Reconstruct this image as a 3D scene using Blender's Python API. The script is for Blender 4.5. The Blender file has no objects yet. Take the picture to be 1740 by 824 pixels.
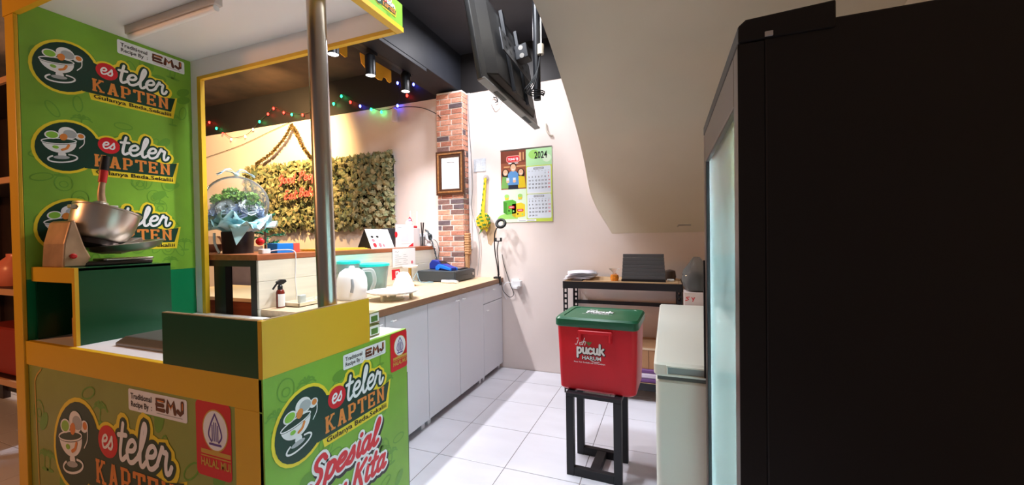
import bpy, math, random
from mathutils import Vector, Matrix
random.seed(7)
S = bpy.context.scene
COL = S.collection
PI = math.pi

# ------------------------------------------------------------------ camera
FPX, YAW, PITCH, ROLL = 676.76, 0.371806, -0.01413, -0.015494
fw = Vector((-math.sin(YAW)*math.cos(PITCH), math.cos(YAW)*math.cos(PITCH), math.sin(PITCH)))
rt = Vector((math.cos(YAW), math.sin(YAW), 0)); up = rt.cross(fw)
r2 = rt*math.cos(ROLL)+up*math.sin(ROLL); u2 = up*math.cos(ROLL)-rt*math.sin(ROLL)
cam = bpy.data.cameras.new('camera'); camo = bpy.data.objects.new('camera', cam); COL.objects.link(camo)
M3 = Matrix((r2, u2, -fw)).transposed()
camo.matrix_world = Matrix.Translation((0, 0, 1.21)) @ M3.to_4x4()
cam.sensor_fit = 'HORIZONTAL'; cam.sensor_width = 36; cam.lens = FPX/1740*36
cam.clip_start = 0.02; S.camera = camo

# ------------------------------------------------------------------ world, lights, exposure
W = bpy.data.worlds.new('world'); S.world = W; W.use_nodes = True
bg = W.node_tree.nodes['Background']; bg.inputs[0].default_value = (1.0, 0.82, 0.74, 1); bg.inputs[1].default_value = 0.10
S.view_settings.view_transform = 'Standard'; S.view_settings.look = 'None'
S.view_settings.exposure = 0.45; S.view_settings.gamma = 1.0; S.view_settings.use_curve_mapping = False

def lamp(name, kind, loc, power, color, target=None, **kw):
    l = bpy.data.lights.new(name, kind); l.energy = power; l.color = color
    for k, v in kw.items(): setattr(l, k, v)
    o = bpy.data.objects.new(name, l); COL.objects.link(o); o.location = loc
    if target: o.rotation_euler = (Vector(target)-Vector(loc)).to_track_quat('-Z', 'Y').to_euler()
    return o
# ceiling lamp over the counter corner behind the television, and a lamp of the dining hall behind the viewer
lamp('ceiling_lamp_light', 'AREA', (-1.35, 2.95, 2.885), 14, (0.97, 0.95, 1.0), target=(-1.35, 2.95, 0), shape='DISK', size=0.2)
lamp('added_aisle_fill_light', 'AREA', (-0.84, 1.65, 2.90), 34, (0.88, 0.93, 1.0), target=(-0.84, 1.65, 0), shape='DISK', size=0.3)  # added fill from an unseen lamp, brightens the floor and stair underside
lamp('hall_pendant_light', 'POINT', (-3.7, -0.9, 2.0), 66, (1.0, 0.42, 0.16), shadow_soft_size=0.12)
lamp('added_warm_wall_light', 'POINT', (-4.9, 2.0, 2.35), 40, (1.0, 0.66, 0.40), shadow_soft_size=0.1)  # added warm fill without a fixture, strengthens the glow on the ivy wall

# ------------------------------------------------------------------ materials
def lin(c):
    return tuple(((v/255/12.92) if v/255 <= 0.04045 else ((v/255+0.055)/1.055)**2.4) for v in c)
MATS = {}
def mat(name, rgb=(200, 200, 200), rough=0.5, metal=0.0, var=0.0, vscale=8.0, bump=0.0, bscale=60.0, emit=None, estr=0.0, alpha=None, trans=0.0, spec=0.5, coat=0.0, coords='Object', stretch=None, rgb2=None, ior=1.45):
    if name in MATS: return MATS[name]
    m = bpy.data.materials.new(name); m.use_nodes = True; nt = m.node_tree; N = nt.nodes; L = nt.links
    b = N['Principled BSDF']; c = lin(rgb)
    b.inputs['Base Color'].default_value = (*c, 1); b.inputs['Roughness'].default_value = rough
    b.inputs['Metallic'].default_value = metal; b.inputs['Specular IOR Level'].default_value = spec
    b.inputs['IOR'].default_value = ior
    b.inputs['Coat Weight'].default_value = coat
    if trans: b.inputs['Transmission Weight'].default_value = trans
    if alpha is not None: b.inputs['Alpha'].default_value = alpha
    if emit: b.inputs['Emission Color'].default_value = (*lin(emit), 1); b.inputs['Emission Strength'].default_value = estr
    if var or bump:
        tc = N.new('ShaderNodeTexCoord'); mp = N.new('ShaderNodeMapping'); L.new(tc.outputs[coords], mp.inputs[0])
        if stretch: mp.inputs['Scale'].default_value = stretch
        if var:
            n = N.new('ShaderNodeTexNoise'); n.inputs['Scale'].default_value = vscale; n.inputs['Detail'].default_value = 5
            L.new(mp.outputs[0], n.inputs[0])
            r = N.new('ShaderNodeValToRGB'); r.color_ramp.elements[0].position = 0.35; r.color_ramp.elements[1].position = 0.68
            d = lin(rgb2) if rgb2 else tuple(v*(1-var) for v in c)
            r.color_ramp.elements[0].color = (*d, 1)
            r.color_ramp.elements[1].color = (*(c if rgb2 else tuple(min(1, v*(1+var*0.5)) for v in c)), 1)
            L.new(n.outputs[0], r.inputs[0]); L.new(r.outputs[0], b.inputs['Base Color'])
        if bump:
            n2 = N.new('ShaderNodeTexNoise'); n2.inputs['Scale'].default_value = bscale; n2.inputs['Detail'].default_value = 4
            L.new(mp.outputs[0], n2.inputs[0]); bp = N.new('ShaderNodeBump'); bp.inputs['Strength'].default_value = bump
            bp.inputs['Distance'].default_value = 0.01
            L.new(n2.outputs[0], bp.inputs['Height']); L.new(bp.outputs[0], b.inputs['Normal'])
    MATS[name] = m; return m
def clear_mat(name, tint, haze=0.0, gloss=0.14):
    """thin clear sheet: transparent + fresnel gloss + optional milky haze"""
    if name in MATS: return MATS[name]
    m = bpy.data.materials.new(name); m.use_nodes = True; nt = m.node_tree; N = nt.nodes; L = nt.links
    N.remove(N['Principled BSDF']); out = N['Material Output']
    t = N.new('ShaderNodeBsdfTransparent'); t.inputs[0].default_value = (*lin(tint), 1)
    g = N.new('ShaderNodeBsdfGlossy'); g.inputs['Roughness'].default_value = 0.05
    f = N.new('ShaderNodeFresnel'); f.inputs[0].default_value = 1.0+gloss*2.5
    mx = N.new('ShaderNodeMixShader'); L.new(f.outputs[0], mx.inputs[0]); L.new(t.outputs[0], mx.inputs[1]); L.new(g.outputs[0], mx.inputs[2])
    last = mx
    if haze:
        d = N.new('ShaderNodeBsdfDiffuse'); d.inputs[0].default_value = (0.85, 0.9, 0.9, 1)
        tr = N.new('ShaderNodeBsdfTranslucent'); tr.inputs[0].default_value = (0.85, 0.9, 0.9, 1)
        a = N.new('ShaderNodeAddShader'); mm = N.new('ShaderNodeMixShader'); mm.inputs[0].default_value = 0.6
        L.new(d.outputs[0], mm.inputs[1]); L.new(tr.outputs[0], mm.inputs[2])
        m2 = N.new('ShaderNodeMixShader'); m2.inputs[0].default_value = haze
        L.new(mx.outputs[0], m2.inputs[1]); L.new(mm.outputs[0], m2.inputs[2]); last = m2; N.remove(a)
    L.new(last.outputs[0], out.inputs[0]); MATS[name] = m; return m

white = mat('white_laminate', (236, 234, 236), 0.35)
dgreen = mat('dark_green_laminate', (10, 76, 44), 0.28)
yellow = mat('yellow_laminate', (222, 176, 38), 0.38)
pgreen = mat('print_green', (128, 180, 58), 0.32, var=0.12, vscale=5)
pmotif = mat('print_motif_green', (104, 158, 52), 0.32)
pdark = mat('print_dark_green', (18, 62, 48), 0.32)
pyel = mat('print_yellow', (240, 216, 50), 0.32)
pwhite = mat('print_white', (240, 242, 244), 0.32)
pgrey = mat('print_grey', (176, 182, 186), 0.32)
pred = mat('print_red', (214, 34, 46), 0.32)
porange = mat('print_orange', (226, 138, 62), 0.32)
pblack = mat('print_black', (18, 18, 20), 0.35)
pbrown = mat('print_brown', (92, 48, 26), 0.35)
pgold = mat('print_gold', (206, 166, 70), 0.35)
plgreen = mat('print_light_green', (140, 200, 70), 0.32)
pviolet = mat('print_violet', (92, 70, 150), 0.35)
black = mat('black_plastic', (20, 20, 22), 0.42)
blackm = mat('black_metal', (22, 22, 26), 0.4, metal=0.2)
chrome = mat('brushed_steel', (190, 184, 178), 0.28, metal=1.0)
castm = mat('polished_cast_metal', (214, 206, 198), 0.33, metal=1.0)
steel = mat('steel_tube', (120, 112, 106), 0.3, metal=0.9)
wplast = mat('white_plastic', (238, 238, 240), 0.4)

# ------------------------------------------------------------------ mesh builder
def catmull(pts, n=6, closed=False):
    P = [Vector(p) for p in pts]
    if len(P) < 3: return P
    out = []
    k = len(P); rng = k if closed else k-1
    for i in range(rng):
        p0 = P[i-1] if (i > 0 or closed) else P[0]*2-P[1]
        p1, p2 = P[i], P[(i+1) % k]
        p3 = P[(i+2) % k] if (i+2 < k or closed) else P[-1]*2-P[-2]
        for j in range(n):
            t = j/n
            out.append(0.5*((2*p1)+(p2-p0)*t+(2*p0-5*p1+4*p2-p3)*t*t+(3*p1-p0-3*p2+p3)*t**3))
    if not closed: out.append(P[-1])
    return out

class MB:
    def __init__(s, root=None, off=None):
        s.v = []; s.f = []; s.m = []; s.mats = []; s.cur = 0
        s.off = Vector(off) if off else (Vector(root.location) if root else Vector())
        s.root = root
    def use(s, m):
        if m not in s.mats: s.mats.append(m)
        s.cur = s.mats.index(m); return s
    def add(s, vs, fs):
        o = len(s.v); s.v += [Vector(v) for v in vs]
        for f in fs: s.f.append([o+i for i in f]); s.m.append(s.cur)
        return s
    def box(s, x0, x1, y0, y1, z0, z1, M=None):
        vs = [Vector((x, y, z)) for z in (z0, z1) for y in (y0, y1) for x in (x0, x1)]
        if M: vs = [M @ v for v in vs]
        return s.add(vs, [(0, 2, 3, 1), (4, 5, 7, 6), (0, 1, 5, 4), (2, 6, 7, 3), (0, 4, 6, 2), (1, 3, 7, 5)])
    def rbox(s, x0, x1, y0, y1, z0, z1, r=0.01, n=3, M=None):
        """box with rounded vertical edges and softened top/bottom rims"""
        out = []; r = min(r, (x1-x0)/2.01, (y1-y0)/2.01); e = min(r*0.5, (z1-z0)/4)
        def ring(z, ins):
            pts = []
            for cx, cy, a0 in ((x1-r, y1-r, 0), (x0+r, y1-r, 90), (x0+r, y0+r, 180), (x1-r, y0+r, 270)):
                for k in range(n+1):
                    a = math.radians(a0+90*k/n); pts.append(Vector((cx+(r-ins)*math.cos(a), cy+(r-ins)*math.sin(a), z)))
            return pts
        rings = [ring(z0, e), ring(z0+e, 0), ring(z1-e, 0), ring(z1, e)]
        if M: rings = [[M @ p for p in q] for q in rings]
        s.loft(rings, True, True); return s
    def loft(s, rings, cap0=True, cap1=True, closed=True):
        n = len(rings[0]); vs = [p for q in rings for p in q]; fs = []
        for i in range(len(rings)-1):
            for j in range(n if closed else n-1):
                a, b = i*n+j, i*n+(j+1) % n
                fs.append((a, b, b+n, a+n))
        if cap0: fs.append(tuple(reversed(range(n))))
        if cap1: fs.append(tuple((len(rings)-1)*n+k for k in range(n)))
        return s.add(vs, fs)
    def lathe(s, prof, c=(0, 0, 0), n=20, axis='z', M=None, cap=True):
        rings = []
        for r, h in prof:
            ring = []
            for k in range(n):
                a = 2*PI*k/n; p = Vector((r*math.cos(a), r*math.sin(a), h))
                if axis == 'x': p = Vector((p.z, p.x, p.y))
                if axis == 'y': p = Vector((p.y, p.z, p.x))
                if M: p = M @ p
                ring.append(p+Vector(c))
            rings.append(ring)
        return s.loft(rings, cap, cap)
    def tube(s, pts, r, n=8, smooth=0, rends=None, closed=False):
        P = catmull(pts, smooth, closed) if smooth else [Vector(p) for p in pts]
        rings = []; prev = None; k = len(P)
        for i, p in enumerate(P):
            t = (P[min(i+1, k-1)]-P[max(i-1, 0)])
            if t.length < 1e-9: t = Vector((0, 0, 1))
            t.normalize()
            if prev is None:
                a = t.orthogonal().normalized()
            else:
                a = prev-t*prev.dot(t)
                a = a.normalized() if a.length > 1e-6 else t.orthogonal().normalized()
            prev = a; b = t.cross(a)
            rr = r if rends is None else r+(rends-r)*i/(k-1)
            rings.append([p+(a*math.cos(2*PI*q/n)+b*math.sin(2*PI*q/n))*rr for q in range(n)])
        return s.loft(rings)
    def cyl(s, p, q, r, r2=None, n=14):
        return s.tube([p, q], r, n, rends=r2)
    def bar(s, p, q, w, h, upv=(0, 0, 1)):
        p, q = Vector(p), Vector(q); t = (q-p).normalized(); a = t.cross(Vector(upv)).normalized(); b = a.cross(t)
        rings = [[c+a*x*w/2+b*y*h/2 for x, y in ((-1, -1), (1, -1), (1, 1), (-1, 1))] for c in (p, q)]
        return s.loft(rings)
    def prism(s, pts, d):
        """extrude a planar polygon (3d points) by vector d"""
        d = Vector(d); a = [Vector(p) for p in pts]; return s.loft([a, [p+d for p in a]])
    def build(s, name, parent=None, smooth=None, bevel=0, kind=None, label=None, base=False):
        parent = parent if parent is not None else s.root
        vs = s.v
        if base and vs:
            lo = [min(v[i] for v in vs) for i in range(3)]; hi = [max(v[i] for v in vs) for i in range(3)]
            s.off = Vector(((lo[0]+hi[0])/2, (lo[1]+hi[1])/2, lo[2]))
        me = bpy.data.meshes.new(name)
        me.from_pydata([tuple(v-s.off) for v in vs], [], s.f)
        for m in s.mats: me.materials.append(m)
        me.polygons.foreach_set('material_index', s.m)
        me.validate(); me.update()
        if smooth is not None:
            me.shade_smooth(); me.set_sharp_from_angle(angle=math.radians(smooth))
        o = bpy.data.objects.new(name, me); COL.objects.link(o)
        if parent is not None: o.parent = parent
        if base: o.location = s.off
        if bevel:
            b = o.modifiers.new('bevel', 'BEVEL'); b.width = bevel; b.segments = 2; b.limit_method = 'ANGLE'; b.angle_limit = math.radians(40)
        if kind: o['kind'] = kind
        if label: o['label'] = label
        return o
def tag(o, label, cat, group=None):
    o['label'] = label; o['category'] = cat
    if group: o['group'] = group
    return o
def thing(name, label, cat, loc=(0, 0, 0), rz=0, group=None):
    o = bpy.data.objects.new(name, None); COL.objects.link(o); o.location = loc; o.rotation_euler = (0, 0, rz)
    o.empty_display_size = 0.05
    return tag(o, label, cat, group)
def copy_obj(o, parent, loc=None, rot=None, scale=None):
    c = o.copy(); COL.objects.link(c); c.parent = parent
    if loc is not None: c.location = loc
    if rot is not None: c.rotation_euler = rot
    if scale is not None: c.scale = scale
    return c

# ------------------------------------------------------------------ flat print helpers: u,v plane with layers
class Print:
    """flat lettering laid on a plane: origin o, unit vectors u,v, normal n; scale s"""
    def __init__(s, mb, o, u, v, n, scale=1.0):
        s.mb = mb; s.o = Vector(o); s.u = Vector(u); s.v = Vector(v); s.n = Vector(n); s.k = scale
    def P(s, x, y, l): return s.o+s.u*x*s.k+s.v*y*s.k+s.n*(0.0007+l*0.0006)
    def poly(s, pts, m, l): s.mb.use(m).add([s.P(x, y, l) for x, y in pts], [list(range(len(pts)))])
    def rect(s, x0, x1, y0, y1, m, l, r=0):
        if not r: return s.poly([(x0, y0), (x1, y0), (x1, y1), (x0, y1)], m, l)
        p = []
        for cx, cy, a0 in ((x1-r, y1-r, 0), (x0+r, y1-r, 90), (x0+r, y0+r, 180), (x1-r, y0+r, 270)):
            for k in range(5):
                a = math.radians(a0+22.5*k); p.append((cx+r*math.cos(a), cy+r*math.sin(a)))
        s.poly(p, m, l)
    def ell(s, cx, cy, a, b, m, l, rot=0, n=28, a0=0, a1=360):
        c, d = math.cos(math.radians(rot)), math.sin(math.radians(rot)); p = []
        cnt = n if a1-a0 >= 360 else n+1
        for k in range(cnt):
            t = math.radians(a0+(a1-a0)*k/n); x, y = a*math.cos(t), b*math.sin(t); p.append((cx+x*c-y*d, cy+x*d+y*c))
        s.poly(p, m, l)
    def ellstroke(s, cx, cy, a, b, w, m, l, rot=0, a0=0, a1=360, n=24):
        c, d = math.cos(math.radians(rot)), math.sin(math.radians(rot)); p = []
        for k in range(n+1):
            t = math.radians(a0+(a1-a0)*k/n); x, y = a*math.cos(t), b*math.sin(t); p.append((cx+x*c-y*d, cy+x*d+y*c))
        s.stroke(p, w, m, l, n=0)
    def stroke(s, pts, w, m, l, n=5, cap=True):
        P = [(p.x, p.y) for p in catmull([(x, y, 0) for x, y in pts], n)] if (n and len(pts) > 2) else list(pts)
        h = w/2; s.mb.use(m); k = len(P); L = []; R = []
        for i, (x, y) in enumerate(P):
            a, b = P[max(i-1, 0)], P[min(i+1, k-1)]; dx, dy = b[0]-a[0], b[1]-a[1]; q = math.hypot(dx, dy) or 1
            L.append((x-dy/q*h, y+dx/q*h)); R.append((x+dy/q*h, y-dx/q*h))
        e = min(.014, .7/k); vs = [s.P(x, y, l+e*i) for i, (x, y) in enumerate(L)]+[s.P(x, y, l+e*i) for i, (x, y) in enumerate(R)]
        s.mb.add(vs, [(i, i+k, i+k+1, i+1) for i in range(k-1)])
        if cap:
            for c, l in ((P[0], l-.03), (P[-1], l+e*(k-1)+.03)):
                s.mb.add([s.P(c[0]+h*math.cos(q*PI/5), c[1]+h*math.sin(q*PI/5), l) for q in range(10)], [list(range(10))])
    def text(s, t, x, y, size, m, l, align='LEFT', shear=0, bold=0, width=None):
        c = bpy.data.curves.new('t', 'FONT'); c.body = t; c.size = size; c.align_x = align; c.shear = shear; c.offset = bold; c.resolution_u = 2
        ob = bpy.data.objects.new('t', c); me = bpy.data.meshes.new_from_object(ob)
        vs = [tuple(v.co) for v in me.vertices]; fs = [tuple(p.vertices) for p in me.polygons]
        if vs:
            k = 1.0
            if width:
                xs = [v[0] for v in vs]; k = width/(max(xs)-min(xs))
            s.mb.use(m).add([s.P(x+v[0]*k, y+v[1], l) for v in vs], fs)
        bpy.data.objects.remove(ob); bpy.data.meshes.remove(me); bpy.data.curves.remove(c)
GL = {  # brush-script glyphs, x-height 1
 'e': (.82, [[(.06, .48), (.5, .55), (.66, .8), (.46, 1.0), (.18, .84), (.08, .42), (.26, .04), (.55, .04), (.84, .28)]]),
 's': (.74, [[(.0, .2), (.35, .75), (.45, 1.0), (.5, .7), (.6, .35), (.45, .02), (.12, .08)]]),
 't': (.68, [[(.32, 1.62), (.26, .8), (.26, .25), (.42, .0), (.7, .2)], [(.02, 1.08), (.6, 1.14)]]),
 'l': (.62, [[(.02, .25), (.36, 1.0), (.5, 1.6), (.38, 1.86), (.25, 1.5), (.2, .6), (.28, .08), (.46, .0), (.66, .22)]]),
 'r': (.95, [[(.0, .3), (.2, .9), (.26, 1.08), (.36, .86), (.58, .88), (.56, .4), (.66, .02), (.86, .1), (.96, .35)]]),
 'p': (.86, [[(.16, 1.0), (.14, -.72)], [(.16, .62), (.4, .98), (.7, .74), (.64, .22), (.38, .02), (.18, .2)]]),
 'i': (.5, [[(.2, 1.0), (.2, .22), (.36, .0), (.52, .16)], [(.23, 1.46), (.26, 1.5)]]),
 'a': (.92, [[(.66, .82), (.4, 1.0), (.12, .7), (.12, .24), (.34, .0), (.6, .3), (.66, .98)], [(.66, .95), (.66, .25), (.8, .0), (.96, .18)]]),
 'S': (1.02, [[(.86, 1.5), (.56, 1.82), (.2, 1.56), (.28, 1.14), (.66, .82), (.74, .36), (.44, .0), (.06, .26)]]),
 'K': (1.08, [[(.2, 1.75), (.16, .0)], [(.92, 1.72), (.22, .85)], [(.42, 1.05), (.92, .0)]]),
 'k': (.86, [[(.16, 1.75), (.14, .0)], [(.7, 1.0), (.18, .48)], [(.34, .6), (.76, .0)]]),
 'u': (.88, [[(.14, 1.0), (.14, .3), (.34, .0), (.62, .28), (.68, 1.0)], [(.68, .98), (.68, .2), (.84, .02)]]),
 'n': (.86, [[(.14, 1.0), (.14, .0)], [(.14, .6), (.42, 1.0), (.66, .74), (.68, .0)]]),
 'M': (1.4, [[(.12, .0), (.22, 1.75), (.62, .5), (1.05, 1.75), (1.18, .0)]]),
 'o': (.82, [[(.42, 1.0), (.14, .78), (.1, .3), (.36, .0), (.64, .24), (.66, .74), (.42, 1.0)]]),
 'd': (.9, [[(.62, .82), (.36, 1.0), (.1, .62), (.14, .18), (.36, .0), (.6, .3), (.74, 1.8)], [(.68, 1.2), (.64, .2), (.84, .02)]]),
 'c': (.78, [[(.66, .8), (.42, 1.0), (.12, .72), (.12, .26), (.38, .0), (.7, .2)]]),
 'h': (.86, [[(.14, 1.8), (.14, .0)], [(.14, .6), (.42, 1.0), (.66, .74), (.68, .0)]]),
 'T': (1.0, [[(.02, 1.6), (.5, 1.72), (1.0, 1.64)], [(.52, 1.7), (.46, .3), (.2, .0), (.02, .2)]]),
 'G': (1.05, [[(.8, 1.55), (.5, 1.78), (.16, 1.3), (.2, .8), (.5, .62), (.78, 1.0), (.8, 1.3), (.76, .2), (.5, -.5), (.2, -.4)]]),
 'P': (1.05, [[(.3, 1.6), (.2, .0)], [(.0, 1.3), (.3, 1.7), (.8, 1.7), (.86, 1.2), (.5, .86), (.26, .9)]]),
 'E': (1.0, [[(.8, 1.55), (.5, 1.76), (.22, 1.45), (.5, 1.0), (.18, .6), (.2, .1), (.5, .0), (.85, .3)]]),
 'B': (1.05, [[(.28, 1.7), (.18, .0)], [(.05, 1.4), (.4, 1.76), (.78, 1.5), (.6, 1.05), (.28, .95)], [(.3, .95), (.74, .8), (.76, .25), (.4, .0), (.16, .1)]]),
 ' ': (.5, []),
}
def script(pr, t, x, y, xh, w, m, l, slant=0.15, sx=1.0, n=4):
    cx = 0
    for ch in t:
        adv, st = GL[ch]
        for q in st:
            pr.stroke([(x+(cx+a+slant*b)*xh*sx, y+b*xh) for a, b in q], w, m, l, n=n)
        cx += adv
    return cx*xh*sx
SLAB = {
 'K': [((.16, 0), (.16, 1)), ((.0, .06), (.36, .06)), ((.0, .94), (.36, .94)), ((.2, .42), (.66, .95)), ((.36, .58), (.72, .04)), ((.48, .94), (.86, .94)), ((.52, .06), (.92, .06))],
 'A': [((.2, .02), (.46, .98)), ((.74, .02), (.48, .98)), ((.28, .34), (.68, .34)), ((.04, .06), (.4, .06)), ((.56, .06), (.92, .06))],
 'P': [((.16, 0), (.16, 1)), ((.0, .06), (.38, .06)), ((.0, .94), (.6, .94)), ((.7, .86), (.7, .5)), ((.16, .42), (.64, .42)), ((.6, .92), (.7, .82)), ((.62, .44), (.7, .54))],
 'T': [((.44, 0), (.44, 1)), ((.26, .06), (.62, .06)), ((.0, .94), (.88, .94)), ((.05, .72), (.05, .98)), ((.83, .72), (.83, .98))],
 'E': [((.16, 0), (.16, 1)), ((.0, .06), (.76, .06)), ((.0, .94), (.76, .94)), ((.16, .5), (.54, .5)), ((.72, .0), (.72, .28)), ((.72, .74), (.72, 1.)), ((.54, .38), (.54, .62))],
 'N': [((.16, 0), (.16, 1)), ((.76, 0), (.76, 1)), ((.14, .96), (.78, .04)), ((.0, .06), (.34, .06)), ((.0, .94), (.26, .94)), ((.58, .94), (.92, .94))],
}
def kapten(pr, x, y, h, w, m, l):
    for i, ch in enumerate('KAPTEN'):
        for a, b in SLAB[ch]:
            th = 0.2 if abs(a[0]-b[0]) < .5*abs(a[1]-b[1])+.01 else 0.13
            pr.stroke([(x+(i+a[0]*.92)*w/6, y+a[1]*h), (x+(i+b[0]*.92)*w/6, y+b[1]*h)], th*h, m, l, n=0, cap=False)
def logo(pr):
    """stall logo, .56 wide x .24 high, origin at lower left"""
    # yellow halo
    pr.ell(.118, .118, .128, .108, pyel, 0, rot=58)
    pr.poly([(.2, .0), (.535, .0), (.556, .118), (.50, .10), (.3, .13), (.16, .17)], pyel, 0)
    for w, m, l in ((.052, pyel, .3),):
        script(pr, 'teler', .293, .118, .054, w, m, l)
    pr.ell(.26, .152, .05, .047, pyel, .35)
    pr.ell(.118, .118, .117, .097, pdark, 1, rot=58)
    pr.poly([(.17, .03), (.524, .034), (.546, .112), (.48, .10), (.20, .18)], pdark, 1.2)
    script(pr, 'teler', .296, .120, .053, .030, pdark, 1.4)
    pr.ell(.26, .152, .041, .039, pred, 2)
    script(pr, 'es', .234, .136, .031, .0068, pwhite, 3)
    script(pr, 'teler', .296, .120, .053, .0115, pwhite, 3)
    kapten(pr, .205, .044, .058, .315, porange, 2.4)
    pr.text('Gulanya Beda,Sekaliii', .208, .010, .026, pblack, 2.6, bold=.0004, width=.315)
    # glass of fruit
    pr.ell(.09, .135, .055, .05, pwhite, 2, rot=10, a0=180, a1=360)
    pr.ell(.09, .135, .058, .014, pdark, 2.3, rot=10); pr.ellstroke(.09, .137, .056, .012, .004, pwhite, 2.6, rot=10)
    pr.ell(.118, .178, .030, .027, pwhite, 2.8); pr.ell(.125, .176, .022, .018, pgrey, 2.9)
    pr.ell(.068, .160, .024, .018, pwhite, 3.0, rot=15); pr.ell(.068, .160, .019, .014, plgreen, 3.2, rot=15)
    pr.ell(.104, .158, .012, .016, porange, 3.4, rot=-20)
    pr.ell(.158, .172, .018, .015, pwhite, 2.8, rot=20); pr.ell(.161, .174, .010, .010, porange, 3.0)
    pr.ell(.078, .108, .010, .007, plgreen, 3.2); pr.stroke([(.098, .1), (.112, .108), (.12, .124)], .009, porange, 3.2)
    pr.stroke([(.172, .165), (.17, .14), (.155, .118)], .0035, pwhite, 2.6)
    pr.ell(.098, .078, .013, .014, pwhite, 2.2); pr.ell(.096, .066, .026, .008, pgrey, 2.4, rot=8)
    pr.ellstroke(.1, .062, .048, .017, .006, pwhite, 2.6, rot=14, a0=130, a1=420)
def badge(pr, w=.235, h=.055):
    pr.rect(0, w, 0, h, pwhite, 0, r=.006)
    pr.text('Traditional', .010, .031, .020, pblack, 1, bold=.0004, width=.088)
    pr.text('Recipe By  :', .010, .011, .020, pblack, 1, bold=.0004, width=.088)
    x = .118
    pr.stroke([(x+.03, .042), (x, .042), (x, .018), (x+.03, .018)],   .010, pbrown, 1.2, n=0); pr.stroke([(x, .03), (x+.026, .03)],   .010, pbrown, 1.2, n=0)
    pr.stroke([(x+.042, .018), (x+.046, .044), (x+.056, .028), (x+.066, .044), (x+.072, .018)], .0115, pbrown, 1.2, n=0)
    pr.stroke([(x+.1, .045), (x+.1, .024), (x+.092, .018), (x+.083, .024)], .0115, pbrown, 1.2, n=0)
    pr.stroke([(x+.004, .040), (x+.028, .040)], .003, porange, 1.6, n=0); pr.stroke([(x+.048, .036), (x+.056, .026), (x+.064, .036)], .003, porange, 1.6, n=0)
    pr.stroke([(x+.101, .044), (x+.101, .03)], .003, porange, 1.6, n=0)
    pr.rect(x, x+.10, .0075, .0095, pgrey, 1.2)
def halal(pr, w=.115, h=.165):
    pr.rect(0, w, 0, h, pred, 0, r=.012)
    pr.ell(w*.56, h*.63, .042, .046, pgold, 1); pr.ell(w*.56, h*.63, .039, .043, pwhite, 1.4)
    cx, cy = w*.56, h*.63
    for d in (-1, 1):
        pr.stroke([(cx, cy+.036), (cx+d*.014, cy+.012), (cx+d*.021, cy-.01), (cx+d*.012, cy-.024)], .0042, pviolet, 2)
    for d in (-.009, -.003, .003, .009): pr.stroke([(cx+d, cy+.02-abs(d)), (cx+d, cy-.022)], .0032, pviolet, 2, n=0)
    pr.stroke([(cx-.018, cy-.03), (cx+.018, cy-.03)], .005, pviolet, 2, n=0)
    pr.rect(w*.14, w*.98, h*.30, h*.36, pgold, 1.2); pr.rect(w*.14, w*.98, h*.265, h*.282, pgold, 1.2)
    pr.text('HALAL MUI', w*.13, h*.14, .024, pgold, 1.4, bold=.0007, width=w*.84)
def motifs(pr, w, h, n, seed):
    R = random.Random(seed)
    for i in range(n):
        x, y, k = R.uniform(.04, w-.04), R.uniform(.04, h-.04), R.choice('opag')
        if k == 'o':
            pr.ellstroke(x, y, .03, .036, .004, pmotif, 0, n=16); pr.ellstroke(x, y-.006, .014, .014, .004, pmotif, 0, n=12)
        elif k == 'p':
            for q in range(6):
                a = q*PI/5; pr.stroke([(x, y), (x+.02*math.cos(a), y+.016*math.sin(a)+.006), (x+.036*math.cos(a), y+.02*math.sin(a)-.004)], .006, pmotif, 0, n=3)
            pr.stroke([(x, y), (x-.004, y-.04)], .005, pmotif, 0, n=0); pr.ell(x, y-.042, .022, .006, pmotif, 0, n=12)
        elif k == 'a': pr.ell(x, y, .036, .02, pmotif, 0, rot=R.uniform(0, 90), n=16)
        else: pr.ellstroke(x, y, .036, .016, .005, pmotif, 0, rot=R.uniform(0, 120), n=16)

# ================================================================== SETTING
def struct(o):
    o['kind'] = 'structure'; return o
# --- floor with single tiles
grout = mat('tile_grout', (120, 116, 118), 0.8)
tilem = mat('polished_white_tile', (226, 226, 236), 0.22, var=0.06, vscale=2.2, coords='Object')
# veins: world-anchored marbling per tile
nt = tilem.node_tree; geo = nt.nodes.new('ShaderNodeNewGeometry'); mpn = [n for n in nt.nodes if n.bl_idname == 'ShaderNodeMapping'][0]
nt.links.new(geo.outputs['Position'], mpn.inputs[0]); mpn.inputs['Scale'].default_value = (1.0, 2.4, 1.0)
floor = struct(MB().use(grout).box(-6.6, 1.0, -2.0, 3.45, -0.06, -0.0015).build('floor'))
tsrc = MB().use(tilem).box(-.1967, .1967, -.1967, .1967, -.012, 0.0).build('tile', floor, bevel=.0012)
tp = [(-1.204+.397*(i+.5), 2.307+.397*(j+.5)) for i in range(-13, 5) for j in range(-8, 2)]
tp = [(x, y) for x, y in tp]
tsrc.location = (tp[0][0], tp[0][1], 0)
for x, y in tp[1:]:
    copy_obj(tsrc, floor, (x, y, 0))
rowm = MB().use(tilem)
for i in range(-13, 5):   # cut row against the back wall
    x = -1.204+.397*(i+.5); o = MB().use(tilem).box(-.1967, .1967, 0, .292, -.012, 0).build('tile', floor); o.location = (x, 3.103, 0)

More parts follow.
